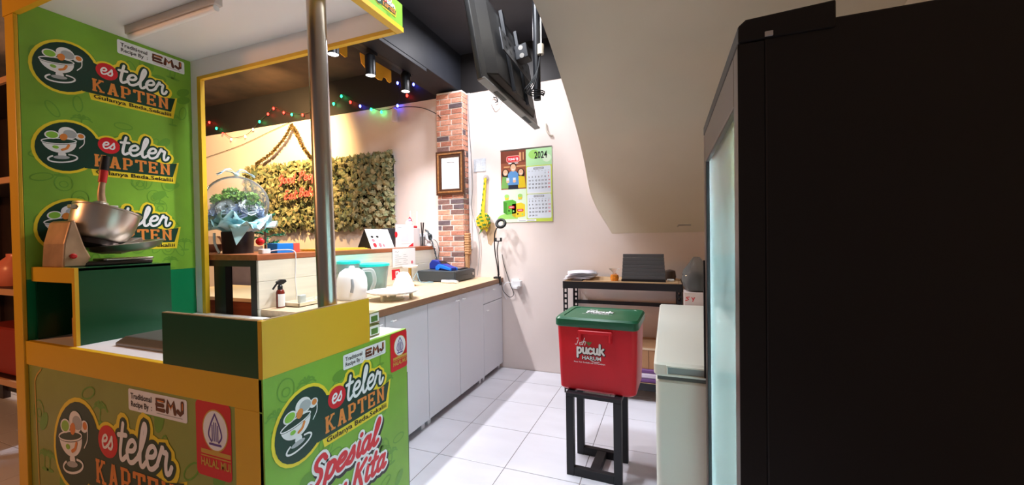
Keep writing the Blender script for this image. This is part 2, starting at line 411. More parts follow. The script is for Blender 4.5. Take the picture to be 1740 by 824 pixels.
# --- walls and ceiling
wallm = mat('cream_pink_wall', (236, 222, 216), 0.75, var=0.05, vscale=1.5, bump=0.05, bscale=30)
wallblk = mat('black_painted_wall', (26, 23, 24), 0.6, var=0.3, vscale=3)
ceilm = mat('dark_grimy_ceiling', (74, 58, 48), 0.8, var=0.55, vscale=2.2, rgb2=(34, 28, 26))
beamm = mat('black_satin_beam', (34, 36, 42), 0.55, var=0.25, vscale=3, spec=.3)
soffm = mat('plastered_soffit', (218, 208, 190), 0.8, var=0.05, vscale=1.6, bump=0.06, bscale=9)
m = MB().use(wallm).box(-6.6, 1.0, 3.40, 3.50, 0, 2.578).use(wallblk).box(-6.6, 1.0, 3.395, 3.50, 2.578, 2.95)
struct(m.build('wall_back'))
struct(MB().use(mat('dark_hall_wall', (92, 70, 54), 0.8)).box(-6.7, -6.6, -2.0, 3.5, 0, 2.95).build('wall_left'))
struct(MB().use(soffm).box(1.0, 1.1, -2.0, 3.5, 0, 2.95).build('wall_right'))
struct(MB().use(ceilm).box(-6.7, -2.1, -2.0, 3.5, 2.95, 3.05).use(mat('slate_black_ceiling', (40, 42, 50), .55, var=.2, vscale=3)).box(-2.1, 1.1, -2.0, 3.5, 2.95, 3.05).build('ceiling'))
# boxed beam over the counter with a lower track box
m = MB().use(beamm).box(-2.10, -1.82, -1.2, 3.395, 2.60, 2.95)
struct(m.build('ceiling_beam', bevel=.004))
struct(MB().use(beamm).box(-1.968, -1.822, -0.6, 2.81, 2.572, 2.60).build('trim_1', bevel=.003))
# plaster underside of the stairs
prof = [(-1.2, 2.44, -.6), (.6, 2.43, -.6), (1.3, 2.41, -.6), (1.865, 2.362, -.6), (2.118, 2.30, -.6), (2.408, 2.185, -.6), (2.7, 2.05, -.6), (2.956, 1.905, -.6), (3.15, 1.76, -.6), (3.27, 1.64, -.598), (3.33, 1.54, -.585), (3.358, 1.44, -.545), (3.38, 1.34, -.49), (3.3985, 1.225, -.43)]
sp = catmull([Vector((x, y, z)) for y, z, x in prof], 4)
NX = 8; vs = []; fs = []
for q in sp:
    for k in range(NX+1):
        vs.append(Vector((q.x+(1.0-q.x)*k/NX, q.y, q.z)))
n1 = NX+1; nr = len(sp)
for i in range(nr-1):
    for k in range(NX): fs.append((i*n1+k, i*n1+k+1, (i+1)*n1+k+1, (i+1)*n1+k))
o0 = len(vs)
tops = [max(q.z+.16, q.z) for q in sp]
for i, q in enumerate(sp):
    ty = min(q.y+.02, 3.399); vs += [Vector((q.x, ty, max(q.z+.18, 1.62) if q.y > 3.2 else q.z+.18)), Vector((1.0, ty, max(q.z+.18, 1.62) if q.y > 3.2 else q.z+.18))]
for i in range(nr-1):
    a = o0+2*i; fs.append((a, a+2, a+3, a+1)); fs.append((i*n1, (i+1)*n1, a+2, a))
m = MB().use(soffm).add(vs, fs); struct(m.build('ceiling_stair_soffit', smooth=50))

# --- brick column
mort = mat('white_mortar', (232, 226, 220), 0.85)
bcols = [mat('brick_'+n, c, 0.85, var=0.28, vscale=30, bump=0.5, bscale=70) for n, c in (('salmon', (222, 162, 138)), ('tan', (212, 148, 122)), ('rust', (192, 126, 104)), ('umber', (132, 98, 90)), ('slate', (106, 90, 94)))]
colm = struct(MB().use(mort).box(-2.032, -1.763, 3.294, 3.3995, .836, 2.578).build('wall_brick_column'))
BW, BH, BC = .128, .0395, .0495
meshes = {}
def brick(x0, x1, y0, y1, z, mi):
    key = (round(x1-x0, 3), round(y1-y0, 3), mi)
    if key not in meshes:
        o = MB().use(bcols[mi]).box(-(x1-x0)/2, (x1-x0)/2, -(y1-y0)/2, (y1-y0)/2, 0, BH).build('brick', colm, bevel=.002); meshes[key] = o
        o.location = ((x0+x1)/2, (y0+y1)/2, z)
    else: copy_obj(meshes[key], colm, ((x0+x1)/2, (y0+y1)/2, z))
R = random.Random(3)
for r in range(36):
    z = .838+r*BC
    if z+BH > 2.58: break
    pick = lambda: R.choices(range(5), (36, 28, 18, 9, 9))[0]
    if r % 2: cuts = [(-2.033, -2.001), (-1.990, -1.877), (-1.866, -1.7625)]
    else: cuts = [(-2.033, -1.908), (-1.897, -1.7625)]
    for a, b in cuts: brick(a, b, 3.288, 3.30, z, pick())
    for a, b in ([(3.303, 3.352), (3.36, 3.396)] if r % 2 else [(3.303, 3.396)]): brick(-1.768, -1.757, a, b, z, pick())

# ================================================================== FOOD CART
CX0, CX1, CY0, CY1, CZ = -2.62, -1.11, .816, 1.50, .80
cart = thing('food_stall_cart', 'green and yellow dessert stall cart with printed panels, roof and open back frame', 'food cart', (-1.86, 1.15, 0))
# counter, front frame
MB(cart).use(white).box(CX0+.02, CX1-.001, CY0+.02, CY1, CZ-.025, CZ).build('counter_top', bevel=.002)
m = MB(cart).use(yellow)
m.box(CX0, CX1-.004, CY0, CY0+.02, .702, CZ+.001)
m.box(CX0, -2.548, CY0, CY0+.02, .0, .702); m.box(-1.237, CX1-.004, CY0, CY0+.02, .0, .702); m.box(-2.548, -1.237, CY0, CY0+.02, .05, .10)
m.build('front_frame', bevel=.002)
fb = MB(cart).use(mat('olive_banner_print', (146, 160, 76), .3, var=.12, vscale=5)).box(-2.55, -1.235, CY0+.006, CY0+.018, .09, .705).build('front_banner')
def pr_on(mb, o, side, k=1.0):
    if side == 'x': return Print(mb, o, (0, 1, 0), (0, 0, 1), (1, 0, 0), k)
    return Print(mb, o, (1, 0, 0), (0, 0, 1), (0, -1, 0), k)
yF = CY0+.006
m = MB(cart); motifs(pr_on(m, (-2.54, yF, .1), 'y', 1.3), .98, .46, 34, 2); m.build('motif_print', fb, kind='stuff')
m = MB(cart); logo(pr_on(m, (-2.35, yF-.0004, .235), 'y', 1.56)); m.build('logo_print', fb)
m = MB(cart); badge(pr_on(m, (-1.806, yF-.0004, .612), 'y', 1.41)); m.build('badge_print', fb)
m = MB(cart); halal(pr_on(m, (-1.431, yF-.0004, .459), 'y', 1.47+.0)); m.build('halal_print', fb)
m = MB(cart); q = pr_on(m, (-2.548, yF, .702), 'y'); q.stroke([(.075, -.5), (.065, -.12), (.075, -.05), (.12, -.012)], .008, pgold, .8, n=6); m.build('border_print', fb)
# side panel facing the aisle
sp_ = MB(cart).use(pgreen).box(CX1-.018, CX1, CY0, 1.505, .0, CZ+.001).use(dgreen).box(CX1-.02, CX1-.002, 1.505, 1.512, .05, .60).build('side_panel')
m = MB(cart); motifs(pr_on(m, (CX1, CY0, .06), 'x'), .69, .74, 44, 5); m.build('motif_print', sp_, kind='stuff')
m = MB(cart); logo(pr_on(m, (CX1+.0004, .832, .494), 'x')); m.build('logo_print', sp_)
m = MB(cart); badge(pr_on(m, (CX1+.0004, 1.125, .730), 'x')); m.build('badge_print', sp_)
m = MB(cart); halal(pr_on(m, (CX1+.0004, 1.391, .633), 'x')); m.build('halal_print', sp_)
m = MB(cart); q = pr_on(m, (CX1+.0004, .96, .345), 'x')
for dx, dy, w, mm, l in ((.007, -.012, .040, pblack, 0), (0, 0, .036, pwhite, 1.0), (0, 0, .0175, pred, 2.2)):
    ca, sa = math.cos(.02), math.sin(.02)
    script(q, 'Spesial', .0+dx, .035+dy, .050, w, mm, l, slant=.28, sx=1.22)
    script(q, 'Menu Kita', -.08+dx, -.082+dy, .050, w, mm, l, slant=.28, sx=1.20)
m.build('slogan_print', sp_)
# corner guard boards
g = MB(cart).use(dgreen).box(-1.588, CX1-.018, CY0, CY0+.016, CZ+.001, .974).build('guard_board', bevel=.001, label='dark green guard board on the cart corner')
g = MB(cart).use(yellow).box(CX1-.018, CX1, CY0, 1.268, CZ+.001, .974).build('guard_board', bevel=.001, label='yellow guard board on the cart corner')
MB(cart).use(mat('worn_board_edge', (150, 128, 90), .7, var=.3, vscale=40)).box(-1.586, CX1-.018, CY0+.001, CY0+.0155, .974, .9755).box(CX1-.017, CX1-.001, CY0+.016, 1.266, .974, .9755).build('edge_strip')
# tall logo panel
lp = MB(cart).use(pgreen).box(-2.556, -2.54, .825, 1.4775, 1.06, 2.2425).build('logo_panel')
MB(cart).use(mat('lit_dark_green_laminate', (8, 128, 78), .3)).box(-2.556, -2.5405, .825, 1.4775, CZ, 1.0595).build('panel_base_band')  # dark green board; the light on it is put into this lighter colour
m = MB(cart); motifs(pr_on(m, (-2.54, .83, 1.07), 'x'), .65, 1.15, 70, 11); m.build('motif_print', lp, kind='stuff')
lm = None
for z in (1.892, 1.533, 1.176):
    m = MB(cart); logo(pr_on(m, (-2.5396, .845, z), 'x', 1.01)); m.build('logo_print', lp)
m = MB(cart); badge(pr_on(m, (-2.5396, 1.150, 2.156), 'x', 1.26)); m.build('badge_print', lp)
MB(cart).use(white).box(-2.60, -2.5565, .83, 1.476, .05, 2.2425).build('panel_core')
MB(cart).use(yellow).box(-2.615, -2.538, CY0-.006, .824, .0, 2.179).build('post', bevel=.003, label='yellow front post edging the logo panel')
# open back frame
m = MB(cart).use(white).box(-2.54, -2.482, 1.478, 1.495, CZ, 2.243).box(-2.482, -1.095, 1.478, 1.495, 2.146, 2.243)
m.build('back_frame')
m = MB(cart).use(yellow).box(-2.4815, -2.452, 1.474, 1.497, CZ, 2.146).box(-2.452, -1.126, 1.474, 1.497, 2.128, 2.146)
m.build('yellow_edging', bevel=.001)
# roof
MB(cart).use(white).box(CX0, -1.11, .831, 1.494, 2.2435, 2.258).build('roof_board')
fa = MB(cart).use(pgreen).box(-1.108, -1.092, CY0, 1.497, 2.15, 2.252).build('roof_fascia')
MB(cart).use(yellow).box(-1.125, -1.089, CY0-.004, 1.5, 2.130, 2.150).build('fascia_trim')
m = MB(cart); motifs(pr_on(m, (-1.092, .82, 2.15), 'x'), .66, .10, 8, 4); logo(pr_on(m, (-1.0918, 1.31, 2.172), 'x', .26)); logo(pr_on(m, (-1.0918, 1.02, 2.172), 'x', .26)); m.build('logo_print', fa)
MB(cart).use(yellow).box(CX0-.01, -1.096, CY0-.006, .83, 2.18, 2.258).build('roof_fascia', label='yellow front roof fascia')
# support pole, tube lamp
m = MB(cart).use(chrome).cyl((-1.185, 1.135, CZ), (-1.205, 1.125, 2.243), .0335, n=28).lathe([(.05, 0), (.05, .008), (.036, .012)], (-1.185, 1.135, CZ), 24)
m.build('pole', smooth=40)
m = MB(cart).use(mat('lamp_housing_grey', (200, 192, 188), .5)).rbox(-2.40, -1.75, 1.115, 1.150, 2.205, 2.243, .004)
m.build('tube_lamp_housing')
MB(cart).use(wplast).cyl((-2.385, 1.132, 2.195), (-1.765, 1.132, 2.195), .013).build('lamp_tube', smooth=40)
# ice box on the counter
bx = thing('open_display_box', 'dark green open-fronted box with yellow front edging holding the ice shaver', 'box', (-2.39, 1.0, CZ))
MB(bx).use(dgreen).box(-2.209, -2.193, .85, 1.168, CZ, 1.11).build('side_board')
MB(bx).use(dgreen).box(-2.535, -2.209, 1.152, 1.168, CZ, 1.10).build('back_board')
MB(bx).use(dgreen).box(-2.535, -2.193, .85, 1.168, 1.10, 1.112).build('top_board')
MB(bx).use(dgreen).box(-2.538, -2.528, .85, 1.168, CZ, 1.10).build('side_board')
MB(bx).use(yellow).box(-2.535, -2.19, .838, .85, 1.052, 1.113).box(-2.212, -2.19, .838, .85, CZ, 1.052).build('front_edging')
t = thing('paper_roll', 'partly used brown and white paper roll standing inside the open green box', 'paper roll', (-2.415, .96, CZ))
MB(t).use(mat('kraft_wrap', (186, 128, 80), .7)).lathe([(.018, 0), (.045, 0), (.045, .085), (.018, .085)], (-2.415, .96, CZ), 24).build('roll', smooth=40)
MB(t).use(wplast).lathe([(.012, 0), (.0175, 0), (.0175, .088), (.012, .088)], (-2.415, .96, CZ), 16).build('core', smooth=40)
# counter hatch lid
t = thing('steel_hatch_lid', 'grey metal hatch lid lying on the white cart counter', 'lid', (-1.8, 1.06, CZ))
lidm = mat('grey_lid', (120, 116, 112), .35, metal=.5)
m = MB(t).use(lidm)
rg = lambda a, z: [Vector((-2.06+a, .90+a, z)), Vector((-1.55-a, .90+a, z)), Vector((-1.55-a, 1.24-a, z)), Vector((-2.06+a, 1.24-a, z))]
m.loft([rg(0, CZ), rg(0, CZ+.012), rg(.022, CZ+.034), rg(.03, CZ+.036)]); m.build('lid_body', bevel=.002)
MB(t).use(chrome).tube([(-1.85, 1.06, CZ+.036), (-1.85, 1.06, CZ+.062), (-1.77, 1.06, CZ+.062), (-1.77, 1.06, CZ+.036)], .005, smooth=4).build('handle', smooth=40)

# ice shaver
t = thing('ice_shaver', 'cast metal ice shaver with tilted bowl, crank arm and red-banded handle', 'ice shaver', (-2.38, 1.0, 1.112))
brnm = mat('tan_painted_metal', (190, 158, 128), .4, metal=.5, var=.2, vscale=12)
dkm = mat('dark_cast_metal', (70, 62, 60), .35, metal=.8)
m = MB(t).use(brnm)
hs = [(.846, 1.112), (.915, 1.112), (.935, 1.15), (.915, 1.20), (.888, 1.31), (.872, 1.30), (.852, 1.21)]
m.prism([(-2.47, y, z) for y, z in hs], (.17, 0, 0)); m.build('body', bevel=.006)
MB(t).use(mat('red_button', (200, 40, 40), .35)).lathe([(.011, 0), (.011, .006), (.007, .01)], (-2.30, .878, 1.158), 14, axis='x').build('button', smooth=40)
MB(t).use(dkm).rbox(-2.46, -2.30, .90, 1.16, 1.112, 1.132, .02).build('base_plate')
# tilted hopper bowl
Mt = Matrix.Translation((-2.38, 1.012, 1.30)) @ Matrix.Rotation(math.radians(-17), 4, 'X')
prof_b = [(.035, -.10), (.066, -.092), (.092, -.066), (.107, -.025), (.112, .02), (.113, .055), (.117, .058), (.117, .064), (.108, .064), (.104, .02), (.095, -.03), (.06, -.075), (.0, -.08)]
MB(t).use(castm).lathe(prof_b, (0, 0, 0), 32, M=Mt, cap=False).build('hopper_bowl', smooth=50)
MB(t).use(dkm).lathe([(.05, -.118), (.082, -.104), (.086, -.084), (.05, -.08)], (0, 0, 0), 28, M=Mt).build('blade_ring', smooth=40)
MB(t).use(castm).bar((-2.38, .90, 1.37), (-2.38, 1.06, 1.375), .03, .016).lathe([(.03, 0), (.03, .03), (.015, .04)], (-2.38, 1.0, 1.36), 18).build('bridge', bevel=.003)
MB(t).use(brnm).tube([(-2.38, 1.012, 1.375), (-2.38, 1.006, 1.43), (-2.38, 1.012, 1.49)], .016, 10, rends=.011, smooth=4).build('crank_arm', smooth=40)
MB(t).use(mat('red_handle_band', (196, 40, 40), .4)).cyl((-2.38, 1.011, 1.485), (-2.38, 1.018, 1.54), .0145, .015).build('handle_band', smooth=40)
MB(t).use(black).tube([(-2.38, 1.018, 1.54), (-2.38, 1.022, 1.575), (-2.38, 1.026, 1.605)], .018, 12, rends=.014, smooth=3).build('handle_grip', smooth=40)
MB(t).use(chrome).prism([(-2.45, 1.03, 1.20), (-2.45, 1.12, 1.235), (-2.45, 1.125, 1.185), (-2.45, 1.04, 1.16)], (.14, 0, 0)).build('chute', bevel=.002)
Mt2 = Matrix.Translation((-2.36, 1.085, 1.172)) @ Matrix.Rotation(math.radians(7), 4, 'X') @ Matrix.Diagonal((.8, 1, 1, 1))
MB(t).use(castm).lathe([(.0, 0), (.09, 0), (.125, .014), (.142, .036), (.146, .038), (.14, .04), (.12, .02), (0, .008)], (0, 0, 0), 32, M=Mt2, cap=False).build('catch_tray', smooth=40)
MB(t).use(castm).rbox(-2.42, -2.31, .98, 1.17, 1.132, 1.142, .02).build('tray_rest')

# ================================================================== COUNTER RUN
cabm = mat('white_cabinet_foil', (224, 226, 234), 0.35)
def knob(mb, y, z):
    mb.use(wplast).box(-1.43, -1.4265, y-.005, y+.005, z-.006, z+.006); mb.tube([(-1.4265, y-.018, z), (-1.416, y-.016, z), (-1.416, y+.016, z), (-1.4265, y+.018, z)], .0042, 8)
def cabinet(y0, y1, doors, label, drawer=False, kn=()):
    t = thing('base_cabinet', label, 'cabinet', (-1.72, (y0+y1)/2, 0), group='white base cabinets under the worktop')
    MB(t).use(mat('cabinet_carcass', (150, 150, 156), .6)).box(-2.02, -1.449, y0+.001, y1-.001, .06, .794).build('body')
    for dy in (.035, -.035):
        for x in (-1.99, -1.475):
            y = y0+.035 if dy > 0 else y1-.035
            MB(t).use(cabm).box(x-.018, x+.018, y-.018, y+.018, 0, .06).build('foot')
    z0 = .05
    if drawer:
        d = MB(t).use(cabm).box(-1.4485, -1.43, y0+.002, y1-.002, .652, .79).build('drawer', bevel=.0015); mb = MB(t); knob(mb, (y0+y1)/2, .752); mb.build('handle', d, smooth=40)
    top = .647 if drawer else .79
    n = len(doors)
    for i, ky in enumerate(doors):
        a, b = y0+(y1-y0)*i/n, y0+(y1-y0)*(i+1)/n
        d = MB(t).use(cabm).box(-1.4485, -1.43, a+.0028, b-.0028, z0, top).build('door', bevel=.0015)
        mb = MB(t); knob(mb, ky, .588 if drawer else .752); mb.build('handle', d, smooth=40)
    return t
cabinet(1.535, 1.756, [1.70], 'narrow white cabinet at the counter end behind the stall cart')
cabinet(1.756, 2.166, [1.817], 'white single-door cabinet next to the stall cart')
cabinet(2.166, 2.993, [2.543, 2.636], 'white double-door cabinet in the middle of the counter run')
cabinet(2.993, 3.392, [3.053], 'white cabinet with a drawer over a door against the back wall', drawer=True)
oak = mat('oak_worktop', (214, 186, 150), .45, var=.12, vscale=6, stretch=(8, 1, 8))
oakedge = mat('worktop_edge', (150, 112, 84), .5, var=.12, vscale=6, stretch=(8, 1, 8))
t = thing('worktop', 'light oak laminate worktop with brown edge over the white cabinets', 'worktop', (-1.74, 2.46, .794))
MB(t).use(oak).box(-2.068, -1.421, 1.52, 3.398, .797, .834).build('top_surface', bevel=.001)
MB(t).use(oakedge).box(-1.4215, -1.418, 1.52, 3.398, .796, .8335).build('edge_band')

# raised bar behind the worktop
barwood = mat('reddish_bar_wood', (168, 96, 58), .4, var=.25, vscale=5, stretch=(6, 1, 6))
plankm = mat('whitewashed_plank', (232, 226, 208), .6, var=.08, vscale=5, stretch=(1, .4, 6))
dksteel = mat('dark_brown_steel', (62, 52, 48), .45, metal=.3)
bar = thing('raised_bar', 'raised bar with reddish wooden top, whitewashed plank front and dark steel frame', 'bar counter', (-2.29, 2.4, 0))
MB(bar).use(barwood).box(-2.72, -2.068, 1.505, 3.286, 1.103, 1.135).build('bar_top', bevel=.003)
for i, (a, b) in enumerate(((.836, .985), (.9865, 1.1025))):
    MB(bar).use(plankm).box(-2.086, -2.071, 1.512, 3.286, a, b).build('plank', bevel=.0015)
MB(bar).use(plankm).box(-2.086, -2.071, 1.512, 3.286, .62, .8345).build('plank', bevel=.0015)
for y in (1.53, 3.26):
    for x, w in ((-2.108, .044), (-2.385, .095)):
        MB(bar).use(dksteel if w < .05 else blackm).box(x-w/2, x+w/2, y-.02, y+.02, 0, 1.068).build('leg')
    MB(bar).use(dksteel).box(-2.70, -2.086, y-.02, y+.02, 1.068, 1.103).build('cross_bar')

# ---- things on the bar top
BT = 1.135
# balloon bouquet
BX, BY = -2.465, 1.674
t = thing('balloon_bouquet', 'clear balloon filled with flowers over a black pot wrapped in pale blue paper', 'bouquet', (BX, BY, BT))
bc = Vector((BX, BY, 1.445)); BR = .172
m = MB(t).use(clear_mat('clear_balloon', (250, 251, 252), .09, gloss=.03))
m.lathe([(BR*math.sin(PI*k/16), -BR*.95*math.cos(PI*k/16)) for k in range(17)], bc, 32, cap=False); m.build('balloon', smooth=60)
MB(t).use(mat('black_pot', (34, 28, 28), .4)).lathe([(.0, 0), (.080, 0), (.086, .13), (.082, .133), (.08, .115), (0, .115)], (BX, BY, BT), 28, cap=False).build('pot', smooth=40)
paper = mat('pale_blue_paper', (190, 240, 246), .6, var=.12, vscale=6)
for k in range(13):
    a = 2*PI*k/13+.1; near = math.sin(a) < -.3 and math.cos(a) > -.5
    rr = random.uniform(.185, .235) if math.sin(a) > -.45 or math.cos(a) > .3 else .165
    m = MB(t).use(paper); c0 = Vector((BX, BY, 1.25)); ux = Vector((math.cos(a), math.sin(a), 0)); uy = Vector((-math.sin(a), math.cos(a), 0))
    zt = (.05, .10, .065, .115)[k % 4]; w = .085; rows = []
    for i in range(7):
        q = i/6; row = []
        for j in range(9):
            s_ = (j/8-.5)*2; ww = w*(.4+.9*q)*(1-.85*max(0, q-.6)/.4*abs(s_))
            row.append(c0+ux*(.05+(rr-.05)*q-.025*abs(s_)*q)+uy*s_*ww+Vector((0, 0, zt*q+.026*math.sin(s_*5+k*1.7)*q+.02*math.sin(q*PI))))
        rows.append(row)
    m.loft(rows, False, False, closed=False); o = m.build('wrapping_paper', smooth=60)
    o.modifiers.new('thick', 'SOLIDIFY').thickness = .0015
m = MB(t).use(paper).prism([(BX+.085, BY-.10, 1.29), (BX+.145, BY-.02, 1.30), (BX+.110, BY-.085, 1.185)], (.002, -.002, 0)); m.build('wrapping_paper')
leafg = mat('bouquet_leaf_green', (120, 168, 60), .6, var=.25, vscale=20); leaf2 = mat('bouquet_leaf_dark', (74, 124, 66), .6, var=.25, vscale=20); rosem = mat('blue_grey_rose', (166, 184, 214), .6, var=.12, vscale=20); hyd = mat('white_blossom', (222, 230, 234), .6)
def rose(mb, c, r, seed=0, nrm=(0, 0, 1)):
    c0_ = Vector(c); Q = Vector(nrm).to_track_quat('Z', 'Y').to_matrix(); c = Vector()
    for ring in range(4):
        n = 3+ring; rr = r*(.25+.25*ring)
        for k in range(n):
            a = 2*PI*k/n+ring*.7+seed; d = Vector((math.cos(a), math.sin(a), 0)); e = Vector((-math.sin(a), math.cos(a), 0)); w = rr*1.2*math.tan(PI/n)*.9 if n > 3 else rr
            h = r*(.75-.18*ring)
            mb.add([c0_+Q @ p_ for p_ in (c+d*rr*.6-e*w*.7, c+d*rr*.6+e*w*.7, c+d*rr*1.05+e*w+Vector((0, 0, h*.6)), c+d*rr*1.1+Vector((0, 0, h)), c+d*rr*1.05-e*w+Vector((0, 0, h*.6)))], [(0, 1, 2, 3, 4)])
def sprig(mb, c, r, n, seed):
    Rr = random.Random(seed); c = Vector(c)
    for k in range(n):
        d = Vector((Rr.uniform(-1, 1), Rr.uniform(-1, 1), Rr.uniform(-.3, 1))).normalized(); e = d.orthogonal().normalized(); e = Matrix.Rotation(Rr.uniform(0, 6), 3, d) @ e; p = c+d*r*.45; s_ = r*.5
        f = d.cross(e); mb.add([p, p+e*s_*.5+f*s_*.35, p+e*s_+d*s_*.2, p+e*s_*.5-f*s_*.35], [(0, 1, 2, 3)])
MB(t).use(leaf2).lathe([(.03, -.155), (.08, -.125), (.115, -.085), (.11, -.06), (.08, -.03), (.04, -.01), (0, .0)], bc, 20, cap=False).build('foliage_base', smooth=30)
def dome(az, el, r=.118): return bc+Vector((r*math.cos(el)*math.cos(az), r*math.cos(el)*math.sin(az), -.07+.085*math.sin(el)))
for k in range(12):
    m = MB(t).use((rosem, hyd, rosem, rosem, hyd)[k % 5]); az = 2*PI*k/12-.6; rose(m, dome(az, .05+.35*(k % 2), .118), .048, k, (math.cos(az), math.sin(az), .55)); m.build('rose', smooth=30)
for k in range(26):
    az = k*2.4; el = .30+1.2*(k/26); m = MB(t).use(leafg if k % 3 else leaf2); sprig(m, dome(az, el, .125)+Vector((0, 0, .018+.014*(k % 3))), .052, 40, k); m.build('leaf_sprig', smooth=30)
for k in range(6):
    m = MB(t).use(hyd); sprig(m, dome(-1.3+.45*k, .4, .135), .03, 26, 40+k); m.build('white_blossom', smooth=30)
m = MB(t).use(mat('white_ribbon', (206, 232, 242), .5))
for s_ in (-1, 1):
    q = bc+Vector((0, 0, BR*.96)); dd = Vector((.35, .94, 0))*s_
    for w in (0, 1):
        P_ = [q+dd*.09*v+Vector((0, 0, .012+.016*math.sin(v*PI)+.014*w*math.sin(v*PI*1.5))) for v in (0, .3, .6, .9, 1.1)]
        m.loft([[p+Vector((.94, -.35, 0))*.006, p-Vector((.94, -.35, 0))*.02+Vector((0, 0, .01*w))] for p in P_], False, False, closed=False)
m.lathe([(0, 0), (.014, .004), (.016, .014), (0, .022)], bc+Vector((0, 0, BR*.95)), 12, cap=False)
o = m.build('ribbon_bow', smooth=50); o.modifiers.new('t', 'SOLIDIFY').thickness = .002
m = MB(t).use(mat('white_ribbon')); m.tube([(BX-.06, BY-.10, 1.26), (BX-.05, BY-.105, 1.20), (BX-.02, BY-.1, 1.14)], .007, 6, smooth=3); m.build('ribbon_tail', smooth=50)
# pink glass bowl
t = thing('glass_bowl', 'rounded clear glass bowl with pinkish contents beside the balloon bouquet', 'bowl', (-2.625, 1.625, BT))
MB(t).use(clear_mat('clear_glass', (240, 236, 234), .06)).lathe([(.03, .002), (.052, .02), (.06, .055), (.052, .09), (.04, .105), (.042, .108)], (-2.625, 1.625, BT), 24, cap=False).build('glass', smooth=50)
MB(t).use(mat('pink_filling', (222, 168, 150), .7)).lathe([(0, .005), (.044, .02), (.055, .05), (.054, .058), (0, .058)], (-2.625, 1.625, BT), 20, cap=False).build('filling', smooth=50)
# small christmas tree with a bauble
t = thing('tabletop_christmas_tree', 'small artificial pine tree with a red bauble standing on the bar top', 'christmas tree', (-2.60, 1.955, BT))
MB(t).use(mat('brown_stem', (70, 46, 36), .8)).cyl((-2.60, 1.955, BT), (-2.60, 1.955, 1.40), .008, .004).lathe([(.03, 0), (.03, .01), (.01, .014)], (-2.60, 1.955, BT), 14).build('trunk', smooth=40)
pine = mat('pine_needles', (34, 120, 84), .7, var=.3, vscale=30)
for k in range(13):
    a = k*2.4; z = BT+.05+.018*k; ln = .13-.0072*k; m = MB(t).use(pine); d = Vector((math.cos(a), math.sin(a), .15)).normalized(); b = Vector((-2.60, 1.955, z))
    for j in range(44):
        q = b+d*ln*(j+3)/46; e = (d+Vector((random.uniform(-1, 1), random.uniform(-1, 1), random.uniform(-1, 1)))*.9).normalized()*.034
        w = e.cross(d).normalized()*.0042
        m.add([q-w, q+w, q+e], [(0, 1, 2)])
    m.tube([b, b+d*ln], .002, 4); m.build('branch')
bl = MB(t).use(mat('red_bauble', (205, 30, 40), .18, coat=.5)).lathe([(.026*math.sin(PI*k/12), -.026*math.cos(PI*k/12)) for k in range(13)], (-2.51, 1.85, 1.205), 20, cap=False).use(mat('bauble_cap', (210, 190, 130), .3, metal=1)).lathe([(.007, .024), (.007, .034), (.003, .036)], (-2.51, 1.85, 1.205), 10).build('bauble', smooth=60)
# charger + cable
t = thing('phone_charger', 'white charger block with its white cable hanging over the bar edge', 'charger', (-2.15, 1.62, BT))
MB(t).use(wplast).rbox(-2.165, -2.125, 1.58, 1.63, BT, BT+.028, .006).build('block', smooth=40)
MB(t).use(wplast).tube([(-2.145, 1.63, BT+.012), (-2.11, 1.67, BT+.02), (-2.07, 1.735, BT+.012), (-2.062, 1.74, 1.09), (-2.063, 1.735, .98), (-2.064, 1.742, .90), (-2.062, 1.74, .85)], .0028, 6, smooth=5).build('cable', smooth=50)
# blue and red box
t = thing('tissue_box', 'small blue and red cardboard box lying on the bar top', 'box', (-2.22, 1.80, BT))
MB(t).use(mat('blue_card', (30, 130, 226), .4)).box(-2.235, -2.15, 1.69, 1.80, BT, BT+.058).build('blue_sleeve', bevel=.002)
MB(t).use(mat('red_card', (226, 92, 76), .4)).box(-2.2355, -2.1495, 1.8005, 1.845, BT, BT+.058).build('red_end', bevel=.002)
# folder stack
t = thing('yellow_folders', 'flat stack of yellow menu folders lying along the bar top', 'folder', (-2.16, 2.18, BT))
for k, (c, y0, y1) in enumerate((((226, 186, 70), 1.93, 2.40), ((240, 214, 90), 1.95, 2.38), ((206, 160, 60), 1.94, 2.36))):
    MB(t).use(mat('folder_%d' % k, c, .5)).box(-2.25-.01*k, -2.085-.004*k, y0, y1, BT+.005*k, BT+.0045+.005*k).build('folder')
# tent desk calendar
t = thing('desk_calendar', 'white tent desk calendar with small pink pictures and black ends', 'calendar', (-2.17, 2.58, BT))
ct = mat('calendar_card', (240, 238, 236), .5)
A = [(-2.10, BT), (-2.165, BT+.155), (-2.24, BT)]
MB(t).use(ct).prism([(-2.10, 2.44, BT), (-2.165, 2.44, BT+.155), (-2.167, 2.44, BT+.155), (-2.103, 2.44, BT)], (0, .27, 0)).build('front_card')
MB(t).use(black).prism([(-2.24, 2.44, BT), (-2.237, 2.44, BT), (-2.163, 2.44, BT+.155), (-2.166, 2.44, BT+.155)], (0, .27, 0)).build('back_card')
MB(t).use(black).prism([(-2.104, 2.4405, BT), (-2.166, 2.4405, BT+.152), (-2.236, 2.4405, BT)], (0, .002, 0)).build('end_gusset')
m = MB(t); nrm = Vector((.155, 0, .065)).normalized(); vv = Vector((-.065, 0, .155)).normalized(); q = Print(m, (-2.10, 2.44, BT), (0, 1, 0), vv, nrm)
pinkm = mat('print_pink', (226, 110, 120), .4)
for i, (x, y, a, b, mm) in enumerate(((.05, .10, .016, .01, pblack), (.11, .10, .016, .01, pblack), (.05, .07, .018, .014, pinkm), (.10, .075, .014, .012, pgrey), (.05, .03, .02, .02, pred), (.11, .03, .018, .02, pinkm), (.15, .025, .012, .014, pinkm))): q.ell(x, y, a, b, mm, .2+.2*i, n=12)
